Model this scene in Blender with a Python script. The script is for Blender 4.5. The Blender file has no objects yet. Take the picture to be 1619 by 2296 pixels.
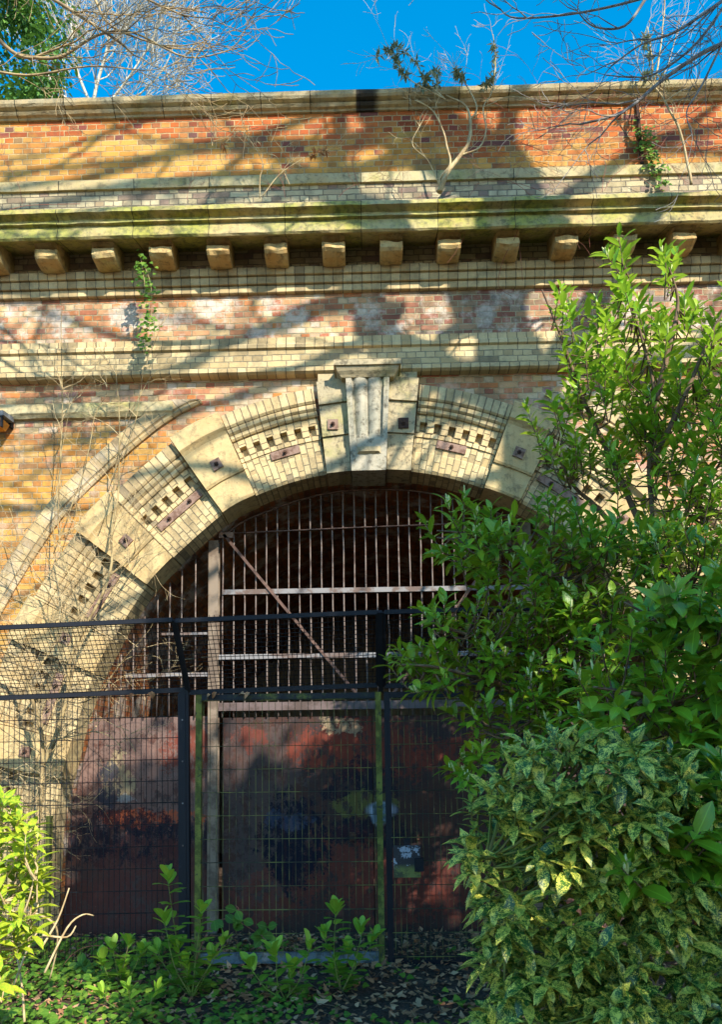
import bpy, math, random
from mathutils import Vector, Matrix, noise as mnoise
sc = bpy.context.scene
COL = sc.collection
rad = math.radians
# ------------------------------------------------------------------ camera
F, PX, PY = 1700., 790., 1571.
CAMP = Vector((0, -8.9, 1.95))
RM = Matrix.Rotation(rad(1.17), 3, 'Z') @ Matrix.Rotation(math.pi/2+rad(5), 3, 'X') @ Matrix.Rotation(-0.012, 3, 'Z')
cd = bpy.data.cameras.new('camera'); cam = bpy.data.objects.new('camera', cd); COL.objects.link(cam)
cam.matrix_world = Matrix.Translation(CAMP) @ RM.to_4x4()
cd.sensor_fit = 'HORIZONTAL'; cd.sensor_width = 36; cd.lens = 36*F/1619
cd.shift_x = (809.5-PX)/1619; cd.shift_y = (PY-1148)/1619
cd.clip_start = .05; cd.clip_end = 3000
sc.camera = cam
def at(x, y, Y=0.):
    d = RM @ Vector(((x-PX)/F, -(y-PY)/F, -1)); return CAMP + d*((Y-CAMP.y)/d.y)
def pix(p):
    q = RM.transposed() @ (Vector(p)-CAMP); return PX+F*q.x/-q.z, PY-F*q.y/-q.z
# ------------------------------------------------------------------ light
EL, AZ = rad(34.2), rad(32)
SUN = Vector((math.sin(AZ)*math.cos(EL), -math.cos(AZ)*math.cos(EL), math.sin(EL)))
ld = bpy.data.lights.new('sun', 'SUN'); ld.energy = 5.0; ld.angle = rad(.53); ld.color = (1, .93, .80)
lo = bpy.data.objects.new('sun', ld); COL.objects.link(lo); lo.location = SUN*40
lo.rotation_euler = SUN.to_track_quat('Z', 'Y').to_euler()
w = bpy.data.worlds.new('World'); sc.world = w; w.use_nodes = True
wt = w.node_tree; bg = wt.nodes['Background']
sk = wt.nodes.new('ShaderNodeTexSky'); sk.sky_type = 'NISHITA'; sk.sun_disc = False
sk.sun_elevation = EL; sk.sun_rotation = math.pi-AZ; sk.dust_density = .4; sk.ozone_density = 2.0; sk.air_density = 1.0
hs = wt.nodes.new('ShaderNodeHueSaturation'); hs.inputs['Saturation'].default_value = 1.48; hs.inputs['Hue'].default_value = .486; hs.inputs['Value'].default_value = 1.85
wt.links.new(sk.outputs[0], hs.inputs['Color']); wt.links.new(hs.outputs[0], bg.inputs[0]); bg.inputs[1].default_value = .105
sc.view_settings.view_transform = 'Standard'; sc.view_settings.look = 'None'; sc.view_settings.exposure = .95; sc.view_settings.gamma = 1
sc.render.engine = 'CYCLES'
# ------------------------------------------------------------------ node helpers
class N:
    def __init__(s, name):
        s.m = bpy.data.materials.new(name); s.m.use_nodes = True; s.t = s.m.node_tree; s.t.nodes.clear()
        s.out = s.t.nodes.new('ShaderNodeOutputMaterial'); s._uv = None; s._pos = None
    def put(s, sock, v):
        if v is None: return
        if isinstance(v, bpy.types.NodeSocket): s.t.links.new(v, sock)
        else:
            if isinstance(v, (tuple, list)) and len(v) == 3 and len(sock.default_value) == 4: v = (*v, 1)
            sock.default_value = v
    def M(s, op, a, b=None, c=None, clamp=False):
        n = s.t.nodes.new('ShaderNodeMath'); n.operation = op; n.use_clamp = clamp
        s.put(n.inputs[0], a); s.put(n.inputs[1], b); s.put(n.inputs[2], c); return n.outputs[0]
    def mix(s, f, a, b, mode='MIX'):
        n = s.t.nodes.new('ShaderNodeMix'); n.data_type = 'RGBA'; n.blend_type = mode
        s.put(n.inputs[0], f); s.put(n.inputs[6], a); s.put(n.inputs[7], b); return n.outputs[2]
    def ramp(s, f, st, const=False):
        n = s.t.nodes.new('ShaderNodeValToRGB'); cr = n.color_ramp
        if const: cr.interpolation = 'CONSTANT'
        while len(cr.elements) < len(st): cr.elements.new(.5)
        for e, (p, c) in zip(cr.elements, st):
            e.position = p; e.color = (*c, 1) if isinstance(c, (tuple, list)) else (c, c, c, 1)
        s.put(n.inputs[0], f); return n.outputs[0]
    def step(s, v, a, b):
        n = s.t.nodes.new('ShaderNodeMapRange'); n.interpolation_type = 'SMOOTHSTEP'
        s.put(n.inputs[0], v); n.inputs[1].default_value = a; n.inputs[2].default_value = b; return n.outputs[0]
    def uv(s):
        if not s._uv:
            n = s.t.nodes.new('ShaderNodeUVMap'); n.uv_map = 'UVMap'; x = s.t.nodes.new('ShaderNodeSeparateXYZ')
            s.t.links.new(n.outputs[0], x.inputs[0]); s._uv = (n.outputs[0], x.outputs[0], x.outputs[1])
        return s._uv
    def pos(s):
        if not s._pos:
            n = s.t.nodes.new('ShaderNodeNewGeometry'); x = s.t.nodes.new('ShaderNodeSeparateXYZ')
            s.t.links.new(n.outputs['Position'], x.inputs[0]); s._pos = (n.outputs['Position'], x.outputs[0], x.outputs[1], x.outputs[2])
        return s._pos
    def vec(s, x, y, z=0.):
        n = s.t.nodes.new('ShaderNodeCombineXYZ'); s.put(n.inputs[0], x); s.put(n.inputs[1], y); s.put(n.inputs[2], z); return n.outputs[0]
    def noise(s, v, sc_, det=4, rough=.6, col=False, dist=0):
        n = s.t.nodes.new('ShaderNodeTexNoise'); s.put(n.inputs['Vector'], v); n.inputs['Scale'].default_value = sc_
        n.inputs['Detail'].default_value = det; n.inputs['Roughness'].default_value = rough; n.inputs['Distortion'].default_value = dist
        return n.outputs[1 if col else 0]
    def voro(s, v, sc_, feat='F1'):
        n = s.t.nodes.new('ShaderNodeTexVoronoi'); n.feature = feat; s.put(n.inputs['Vector'], v); n.inputs['Scale'].default_value = sc_; return n.outputs[0]
    def white(s, v, col=False):
        n = s.t.nodes.new('ShaderNodeTexWhiteNoise'); s.put(n.inputs[0], v); return n.outputs[1 if col else 0]
    def attr(s, name):
        n = s.t.nodes.new('ShaderNodeAttribute'); n.attribute_name = name; return n.outputs['Fac']
    def bump(s, h, st=.5, d=.01):
        n = s.t.nodes.new('ShaderNodeBump'); s.put(n.inputs['Height'], h); n.inputs['Strength'].default_value = st; n.inputs['Distance'].default_value = d; return n.outputs[0]
    def bsdf(s, col, rough=.8, metal=0., normal=None, spec=.5, coat=0.):
        n = s.t.nodes.new('ShaderNodeBsdfPrincipled'); s.put(n.inputs['Base Color'], col); s.put(n.inputs['Roughness'], rough)
        s.put(n.inputs['Metallic'], metal); s.put(n.inputs['Normal'], normal); n.inputs['Specular IOR Level'].default_value = spec
        n.inputs['Coat Weight'].default_value = coat; return n.outputs[0]
    def end(s, sh): s.t.links.new(sh, s.out.inputs[0]); return s.m

def brick(name, colsfn, mortar, bw=.235, rh=.075, swap=False, bond='english', mort=.011, bumps=.8, tang=(.5,), dirt=.35, lime=0.):
    n = N(name); uvv, u, v = n.uv()
    if swap: u, v = v, u
    if bond == 'header': pass
    nz = n.noise(uvv, 6, 3, .6, True)
    sx = n.t.nodes.new('ShaderNodeSeparateXYZ'); n.t.links.new(nz, sx.inputs[0])
    u = n.M('ADD', u, n.M('MULTIPLY', n.M('SUBTRACT', sx.outputs[0], .5), .022)); v = n.M('ADD', v, n.M('MULTIPLY', n.M('SUBTRACT', sx.outputs[1], .5), .022))
    vr = n.M('DIVIDE', v, rh); row = n.M('FLOOR', vr); fv = n.M('MULTIPLY', n.M('SUBTRACT', vr, row), rh)
    par = n.M('ABSOLUTE', n.M('MODULO', row, 2.))
    if bond == 'english':
        wd = n.M('MULTIPLY', n.M('ADD', n.M('MULTIPLY', par, .5), .5), bw); off = n.M('MULTIPLY', n.M('SUBTRACT', 1., par), bw*.25)
    elif bond == 'stretch':
        wd = bw; off = n.M('MULTIPLY', par, bw*.5)
    else:
        wd = bw*.5; off = 0.
    ur = n.M('DIVIDE', n.M('ADD', u, off), wd); cl = n.M('FLOOR', ur); fu = n.M('MULTIPLY', n.M('SUBTRACT', ur, cl), wd)
    du = n.M('MINIMUM', fu, n.M('SUBTRACT', wd, fu)); dv = n.M('MINIMUM', fv, n.M('SUBTRACT', rh, fv)); d = n.M('MINIMUM', du, dv)
    fine = n.noise(uvv, 60, 3, .7); d = n.M('ADD', d, n.M('MULTIPLY', n.M('SUBTRACT', fine, .5), .008))
    br = n.step(d, mort*.35, mort*.75)
    rnd = n.white(n.vec(cl, row, par)); rnd2 = n.white(n.vec(row, cl, 7.7))
    face = colsfn(n, rnd, rnd2)
    big = n.noise(uvv, 1.1, 5, .65); med = n.noise(uvv, 9, 5, .7)
    face = n.mix(n.M('MULTIPLY', n.step(fine, .45, .8), .35), face, n.mix(.5, face, (.02, .015, .01)))
    face = n.mix(n.M('MULTIPLY', n.step(med, .5, .75), dirt), face, n.mix(.65, face, (.03, .028, .02)))
    mcol = n.mix(n.step(med, .35, .7), mortar, [c*.55 for c in mortar])
    c = n.mix(br, mcol, face)
    if lime: c = n.mix(n.M('MULTIPLY', n.step(n.noise(uvv, 2.3, 6, .7), .48, .64), lime), c, (.62, .55, .47))
    c = n.mix(n.M('MULTIPLY', n.step(big, .55, .75), dirt*.8), c, n.mix(.5, c, (.06, .055, .03)))
    # vertical run-off streaks
    st = n.noise(n.vec(n.M('MULTIPLY', n.pos()[1], 5.), n.M('MULTIPLY', n.pos()[3], .35)), 1., 5, .7)
    c = n.mix(n.M('MULTIPLY', n.step(st, .55, .75), .35), c, n.mix(.6, c, (.05, .045, .03)))
    soot = n.noise(n.vec(n.M('MULTIPLY', n.pos()[1], 1.), 0., n.M('MULTIPLY', n.pos()[3], .8)), 1.7, 7, .75)
    c = n.mix(n.M('MULTIPLY', n.step(soot, .46, .64), .62), c, n.mix(.72, c, (.055, .05, .04)))
    h = n.M('ADD', n.M('MULTIPLY', br, .8), n.M('ADD', n.M('MULTIPLY', fine, .5), n.M('MULTIPLY', rnd2, .35)))
    return n.end(n.bsdf(c, .9, normal=n.bump(h, bumps, .012), spec=.25))
def rampcols(st, second=None, mask=None):
    def f(n, r, r2):
        a = n.ramp(r, st)
        if second: a = n.mix(mask(n, r2), a, n.ramp(r, second))
        return a
    return f
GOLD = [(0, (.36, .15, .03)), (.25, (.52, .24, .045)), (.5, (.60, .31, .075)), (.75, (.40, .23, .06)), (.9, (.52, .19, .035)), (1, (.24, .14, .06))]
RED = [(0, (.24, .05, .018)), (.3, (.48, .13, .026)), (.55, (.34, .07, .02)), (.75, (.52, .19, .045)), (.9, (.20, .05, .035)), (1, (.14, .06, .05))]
CREAM = [(0, (.43, .31, .15)), (.35, (.59, .46, .25)), (.7, (.51, .37, .185)), (.9, (.36, .27, .14)), (1, (.26, .20, .12))]
PINK = [(0, (.44, .16, .07)), (.22, (.50, .30, .15)), (.42, (.34, .10, .05)), (.58, (.52, .36, .17)), (.74, (.56, .42, .30)), (.88, (.50, .17, .04)), (1, (.26, .12, .09))]
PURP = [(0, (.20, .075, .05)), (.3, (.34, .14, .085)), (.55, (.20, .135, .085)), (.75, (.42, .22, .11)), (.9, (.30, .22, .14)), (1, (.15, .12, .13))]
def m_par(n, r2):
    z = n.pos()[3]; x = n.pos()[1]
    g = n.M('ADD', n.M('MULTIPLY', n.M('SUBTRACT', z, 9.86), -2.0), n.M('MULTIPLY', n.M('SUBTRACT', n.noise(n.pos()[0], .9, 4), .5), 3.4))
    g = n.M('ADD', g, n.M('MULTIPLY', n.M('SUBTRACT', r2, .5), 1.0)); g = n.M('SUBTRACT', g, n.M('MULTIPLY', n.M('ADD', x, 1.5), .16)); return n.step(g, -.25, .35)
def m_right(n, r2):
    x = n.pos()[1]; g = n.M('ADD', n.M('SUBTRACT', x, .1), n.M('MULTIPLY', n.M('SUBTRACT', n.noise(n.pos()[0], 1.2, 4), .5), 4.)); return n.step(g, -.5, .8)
def m_sp(n, r2):
    z = n.pos()[3]; g = n.M('ADD', n.M('MULTIPLY', n.M('SUBTRACT', 6.15, z), 3.), n.M('MULTIPLY', n.M('SUBTRACT', n.noise(n.pos()[0], 1.1, 4), .5), 4.))
    return n.M('MULTIPLY', n.step(g, -.4, .7), n.step(n.M('ADD', n.pos()[1], n.M('MULTIPLY', r2, .8)), -.6, -1.6))
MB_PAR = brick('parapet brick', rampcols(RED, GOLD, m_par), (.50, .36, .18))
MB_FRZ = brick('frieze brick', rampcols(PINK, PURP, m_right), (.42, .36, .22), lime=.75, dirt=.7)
MB_SPN = brick('spandrel brick', rampcols(PINK, GOLD, m_sp), (.47, .34, .18), lime=.3, dirt=.5)
MB_CRM = brick('gault brick', rampcols(CREAM), (.30, .26, .17), mort=.009)
MB_CRMH = brick('gault brick headers', rampcols(CREAM), (.24, .20, .13), bond='header', mort=.009, rh=2.)
MB_RING = brick('gault ring brick', rampcols(CREAM), (.27, .22, .13), bond='english', mort=.010, dirt=.55)
MB_RINGH = brick('gault ring headers', rampcols(CREAM), (.29, .22, .13), bond='header', bw=3., mort=.010, dirt=.5)
MB_HOOD = brick('hood brick', rampcols([(0, (.42, .30, .14)), (.5, (.52, .38, .19)), (1, (.34, .24, .13))]), (.34, .27, .16), bond='header', bw=3., mort=.008, dirt=.6, lime=.3)
MB_GREY = brick('weathered gault brick', rampcols([(0, (.40, .32, .18)), (.4, (.50, .42, .26)), (.8, (.30, .22, .13)), (1, (.22, .15, .12))]), (.24, .20, .14))
MB_LIN = brick('tunnel lining brick', rampcols([(0, (.26, .075, .025)), (.4, (.44, .15, .04)), (.8, (.14, .045, .025)), (1, (.36, .17, .07))]), (.24, .15, .08), bumps=1., lime=.75)
def lining_white():
    return None
def stone(name, base, moss=.5, dark=.5, joint=.9, rough=.9, mossz=None, warm=(.5, .36, .16)):
    n = N(name); p = n.pos()[0]; uvv, u, v = n.uv()
    a = n.noise(p, 2.2, 6, .65); b = n.noise(p, 14, 6, .7); f = n.noise(p, 70, 3, .7)
    c = n.mix(n.step(a, .35, .65), base, warm)
    c = n.mix(n.M('MULTIPLY', n.step(b, .48, .68), dark), c, (.09, .075, .05)); gr = n.noise(n.vec(n.M('MULTIPLY', n.pos()[1], 3.), 0., n.M('MULTIPLY', n.pos()[3], .5)), 1.6, 7, .75); c = n.mix(n.M('MULTIPLY', n.step(gr, .5, .68), dark), c, n.mix(.7, c, (.045, .04, .03)))
    mo = n.M('MULTIPLY', n.step(n.noise(p, 1.3, 6, .7), .62-.28*moss, .76-.2*moss), moss)
    c = n.mix(mo, c, n.mix(n.step(b, .4, .6), (.27, .28, .03), (.10, .12, .02)))
    h = n.M('ADD', n.M('MULTIPLY', b, .7), n.M('MULTIPLY', f, .35))
    if joint:
        ur = n.M('DIVIDE', n.M('ADD', u, n.M('MULTIPLY', f, .004)), joint); fu = n.M('MULTIPLY', n.M('SUBTRACT', ur, n.M('FLOOR', ur)), joint)
        j = n.step(fu, .004, .012); rn = n.white(n.vec(n.M('FLOOR', ur), 3., 1.))
        c = n.mix(n.M('MULTIPLY', rn, .45), c, n.mix(.5, c, (.62, .52, .30))); c = n.mix(j, (.05, .045, .03), c)
        h = n.M('ADD', h, n.M('MULTIPLY', j, .9))
    if name == 'coping stone':   # near-black stretch of coping above the arch
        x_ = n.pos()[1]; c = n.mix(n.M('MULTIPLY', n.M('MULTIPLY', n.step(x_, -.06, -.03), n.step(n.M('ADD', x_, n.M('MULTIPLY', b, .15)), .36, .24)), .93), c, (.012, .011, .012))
    return n.end(n.bsdf(c, rough, normal=n.bump(h, .8, .012), spec=.25))
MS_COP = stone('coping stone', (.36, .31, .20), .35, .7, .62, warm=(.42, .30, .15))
MS_STR = stone('string stone', (.42, .36, .21), .5, .65, .95, warm=(.42, .31, .15))
MS_COR = stone('cornice stone', (.36, .30, .14), .78, .8, .9, warm=(.42, .30, .12))
MS_MOD = stone('modillion stone', (.52, .40, .19), .35, .6, 0, warm=(.48, .30, .11))
MS_BLK = stone('voussoir stone', (.50, .38, .19), .2, .55, 0, warm=(.48, .33, .15))
MS_KEY = stone('keystone stone', (.36, .30, .19), .4, .8, 0, warm=(.44, .34, .19))
MS_PNK = stone('hood stone', (.66, .54, .30), .25, .4, .8, warm=(.55, .38, .2))
def metal(name, a, b, s=8, rough=.6, met=.3, th=(.45, .6), c3=None, bs=.4):
    n = N(name); p = n.pos()[0]; x = n.noise(p, s, 6, .7); c = n.mix(n.step(x, *th), a, b)
    if c3: c = n.mix(n.step(n.noise(p, s*2.3, 5, .7), .55, .66), c, c3)
    return n.end(n.bsdf(c, rough+.1, met*.5, n.bump(n.noise(p, 60, 4, .7), bs, .004), spec=.22))
M_BAR = metal('bar paint and rust', (.19, .15, .13), (.12, .08, .065), 9, .8, .1, c3=(.25, .20, .18))
M_FLAT = metal('flat bar rust', (.21, .20, .20), (.13, .09, .075), 5, .7, .2)
M_BEAM = metal('beam paint', (.13, .095, .09), (.085, .06, .052), 3, .7, .1)
M_POSTC = metal('column paint', (.22, .17, .125), (.13, .095, .07), 4, .75, .1)
M_BLACK = metal('black paint', (.010, .011, .016), (.03, .033, .042), 7, .5, .1, (.6, .75))
M_WIRE = metal('wire black', (.007, .008, .011), (.025, .026, .03), 20, .55, .2)
M_WIREG = metal('wire weathered', (.04, .045, .03), (.20, .20, .06), 2.5, .6, .2, (.45, .6))
M_MOSSP = metal('mossy post', (.075, .085, .022), (.17, .18, .04), 6, .8, 0, c3=(.03, .035, .03))
M_TOPR = metal('dark rail with moss', (.02, .024, .03), (.10, .12, .03), 5, .6, .2, (.5, .7))
M_PLATE = metal('rusty plate', (.26, .17, .13), (.15, .085, .06), 12, .75, .3)
M_BOLT = metal('bolt iron', (.05, .03, .025), (.10, .05, .03), 20, .8, .3)
M_SILL = metal('sill paint', (.13, .17, .20), (.06, .08, .085), 9, .7, .1, c3=(.12, .15, .04))
M_ROD = metal('thin rod rust', (.15, .09, .07), (.09, .055, .045), 12, .8, .2)

def sheetmat(name, blobs, base, rust):
    n = N(name); uvv, u, v = n.uv(); nz = n.noise(uvv, 2.2, 6, .7, True); sx = n.t.nodes.new('ShaderNodeSeparateXYZ'); n.t.links.new(nz, sx.inputs[0])
    uu = n.M('ADD', u, n.M('MULTIPLY', n.M('SUBTRACT', sx.outputs[0], .5), .55)); vv = n.M('ADD', v, n.M('MULTIPLY', n.M('SUBTRACT', sx.outputs[1], .5), .55))
    med = n.noise(uvv, 5, 7, .75); fine = n.noise(uvv, 28, 5, .75)
    c = n.mix(n.step(med, .42, .62), base, rust)
    for (cx, cz, rx, rz_, col, op, hard, warp) in blobs:
        U, V = (uu, vv) if warp else (u, v)
        a = n.M('DIVIDE', n.M('SUBTRACT', U, cx), rx); b = n.M('DIVIDE', n.M('SUBTRACT', V, cz), rz_)
        d = n.M('SQRT', n.M('ADD', n.M('MULTIPLY', a, a), n.M('MULTIPLY', b, b)))
        if warp: d = n.M('ADD', d, n.M('ADD', n.M('MULTIPLY', n.M('SUBTRACT', fine, .5), 1.3), n.M('MULTIPLY', n.M('SUBTRACT', med, .5), 2.2)))
        if warp: op = n.M('MULTIPLY', op, n.step(n.noise(n.vec(u, n.M('MULTIPLY', v, .6), cx), 9, 7, .8), .42, .50))
        c = n.mix(n.M('MULTIPLY', n.step(d, 1.12, 1.0 if warp else hard), op), c, col)
    # chips of older red primer showing through
    chip = n.M('MULTIPLY', n.step(n.noise(uvv, 7, 8, .8), .58, .64), .55)
    c = n.mix(chip, c, rust); c = n.mix(n.M('MULTIPLY', n.step(fine, .6, .7), .6), c, (.02, .018, .02))
    st = n.noise(n.vec(n.M('MULTIPLY', u, 14.), n.M('MULTIPLY', v, 1.1)), 1., 5, .7); c = n.mix(n.M('MULTIPLY', n.step(st, .52, .66), .5), c, n.mix(.6, c, (.10, .03, .015)))
    sp = n.voro(uvv, 3.1); c = n.mix(n.M('MULTIPLY', n.step(n.noise(uvv, 17, 6, .85), .60, .64), .6), c, (.17, .10, .07))
    return n.end(n.bsdf(c, .9, 0., n.bump(n.M('ADD', med, n.M('MULTIPLY', fine, .5)), .5, .008), spec=.12))
R1 = (.15, .035, .022); DK = (.008, .010, .02); OL = (.12, .115, .03); GY = (.085, .065, .06); CR = (.42, .34, .2)
M_SH_M = sheetmat('graffitied sheet', [
    (-1.3, 1.4, .5, 1.1, GY, .5, .2, 1), (-.6, 2.2, .38, .22, R1, .9, .8, 1), (-.15, 2.2, .3, .35, R1, .95, .8, 1), (.35, 2.1, .35, .3, R1, .8, .7, 1), (-1.45, 2.3, .2, .15, R1, .7, .6, 1), (1.1, 2.1, .5, .2, R1, .8, .6, 1),
    (-.3, 2.45, .2, .09, CR, .45, .7, 1), (-.3, .8, .5, .45, R1, .6, .5, 1), (-1.2, .4, .5, .3, R1, .5, .5, 1), (.3, .5, .6, .4, (.13, .035, .024), .7, .5, 1), (1.2, .5, .6, .4, R1, .5, .4, 1),
    (-.9, 1.1, .42, .5, DK, .95, .7, 1), (-.95, .75, .2, .35, DK, .9, .7, 1), (-.1, 1.7, .4, .3, DK, .8, .6, 1), (.0, 1.2, .5, .22, DK, .75, .6, 1), (1.2, 1.4, .9, .4, (.07, .035, .025), .6, .5, 1),
    (-.1, 1.52, .34, .10, OL, .7, .7, 1), (-.98, 1.35, .3, .12, (.05, .07, .12), .45, .6, 1), (.15, 1.43, .20, .11, (.42, .46, .56), .95, .45, 0), (.12, 1.37, .11, .15, (.42, .46, .56), .9, .4, 0)], (.038, .028, .028), (.058, .030, .024))
M_SH_L = sheetmat('painted steel sheet', [
    (-2.9, 2.3, 1.4, .5, (.17, .115, .10), .8, .5, 1), (-2.6, 1.7, 1.2, .5, (.2, .12, .10), .6, .4, 1), (-3.08, 1.85, .2, .26, (.34, .27, .15), .7, .6, 1), (-3.2, 1.75, .16, .3, (.03, .035, .05), .9, .7, 1), (-3.0, 1.6, .1, .05, (.3, .33, .34), .5, .6, 1),
    (-2.2, 2.2, .3, .3, R1, .85, .6, 1), (-2.9, 1.35, .35, .12, (.5, .10, .03), .9, .7, 1), (-2.3, 1.4, .3, .1, (.45, .09, .03), .8, .7, 1), (-3.0, 1.1, .8, .35, DK, .85, .6, 1), (-2.1, 1.0, .5, .35, DK, .6, .6, 1),
    (-2.6, .8, .7, .3, (.10, .035, .028), .6, .5, 1), (-2.6, .3, 1.2, .35, (.09, .035, .03), .9, .5, 1)], (.072, .052, .048), (.085, .040, .032))
def leafmat(name, c1, c2, c3=None, speck=None, rough=.38, trans=.28, back=None, spec=.4):
    n = N(name); r = n.attr('rnd'); uvv, u, v = n.uv()
    c = n.ramp(r, [(0, c1), (.55, c2), (1, c3 or c2)])
    c = n.mix(n.M('MULTIPLY', n.step(n.M('ABSOLUTE', n.M('SUBTRACT', u, .5)), .05, .0), .55), c, [min(1, x*2.0+.02) for x in c2])
    h = n.M('ABSOLUTE', n.M('SUBTRACT', u, .5))
    if speck:
        vv = n.vec(n.M('ADD', n.M('MULTIPLY', u, 1.), n.M('MULTIPLY', r, 31.)), n.M('MULTIPLY', v, 2.4), r)
        k = n.noise(vv, 10, 4, .8); big = n.noise(vv, 2.2, 2, .5)
        kk = n.M('ADD', n.M('ADD', k, n.M('MULTIPLY', n.M('SUBTRACT', big, .5), .45)), n.M('MULTIPLY', n.M('SUBTRACT', r, .5), .12)); m = n.step(kk, .505, .525)
        c = n.mix(m, c, n.mix(r, speck, [x*.7 for x in speck]))
    pr = n.bsdf(c, rough, normal=n.bump(n.noise(uvv, 9, 2, .5), .15, .01), spec=spec)
    tr = n.t.nodes.new('ShaderNodeBsdfTranslucent'); n.put(tr.inputs[0], n.mix(.5, c, [min(1, x*1.3) for x in (c3 or c2)]))
    mx = n.t.nodes.new('ShaderNodeMixShader'); mx.inputs[0].default_value = trans
    n.t.links.new(pr, mx.inputs[1]); n.t.links.new(tr.outputs[0], mx.inputs[2]); return n.end(mx.outputs[0])
M_LAU = leafmat('laurel leaf', (.085, .20, .014), (.19, .35, .018), (.36, .48, .03), spec=.5, rough=.33)
M_LAUT = leafmat('sunny laurel leaf', (.08, .25, .02), (.20, .40, .025), (.40, .54, .04), trans=.38)  # brighter copy of the laurel leaf, with sunlight put into its colour
M_LAU2 = leafmat('young laurel leaf', (.10, .26, .02), (.19, .37, .03), (.32, .48, .05), spec=.3)
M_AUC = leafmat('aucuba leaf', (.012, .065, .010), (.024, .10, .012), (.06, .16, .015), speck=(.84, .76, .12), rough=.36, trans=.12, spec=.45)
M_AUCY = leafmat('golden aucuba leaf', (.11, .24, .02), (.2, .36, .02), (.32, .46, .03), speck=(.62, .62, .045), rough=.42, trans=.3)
M_IVY = leafmat('ivy leaf', (.04, .11, .012), (.085, .18, .018), (.18, .28, .03), rough=.5, trans=.2, spec=.25)
M_IVYT = leafmat('ivy tree leaf', (.03, .09, .012), (.06, .16, .02), (.13, .26, .03), rough=.6, trans=.2)
M_DEAD = leafmat('dead leaf', (.22, .09, .04), (.38, .19, .09), (.52, .32, .18), rough=.8, trans=.15)
M_BUDL = leafmat('buddleia leaf', (.12, .17, .10), (.22, .28, .17), (.34, .38, .24), rough=.8, trans=.1)
M_SPIKE = leafmat('flower spike', (.42, .50, .17), (.58, .62, .26), (.66, .68, .36), rough=.7, trans=.2)
M_SHADE = leafmat('evergreen leaf', (.03, .07, .015), (.05, .10, .02), (.07, .13, .03), rough=.6, trans=.05)
def bark(name, a, b, s=12):
    n = N(name); p = n.pos()[0]; x = n.noise(n.vec(n.M('MULTIPLY', n.pos()[1], 1.), n.M('MULTIPLY', n.pos()[2], 1.), n.M('MULTIPLY', n.pos()[3], .4)), s, 6, .7)
    return n.end(n.bsdf(n.mix(n.step(x, .4, .62), a, b), .85, normal=n.bump(x, .6, .01), spec=.2))
K_TAN = bark('tan bark', (.52, .40, .22), (.32, .22, .11)); K_SIL = bark('silver bark', (.50, .46, .38), (.32, .28, .20), 5)
K_BRN = bark('brown bark', (.20, .13, .08), (.11, .07, .05)); K_GRY = bark('grey bark', (.26, .24, .22), (.13, .11, .10))
K_GRN = bark('green stem', (.17, .25, .05), (.14, .13, .05)); K_RED = bark('red bramble', (.34, .12, .08), (.22, .08, .06)); K_YEL = bark('lichen bark', (.42, .30, .15), (.20, .14, .08), 6)
K_VINE = bark('vine bark', (.36, .27, .13), (.17, .12, .06), 14)
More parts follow.
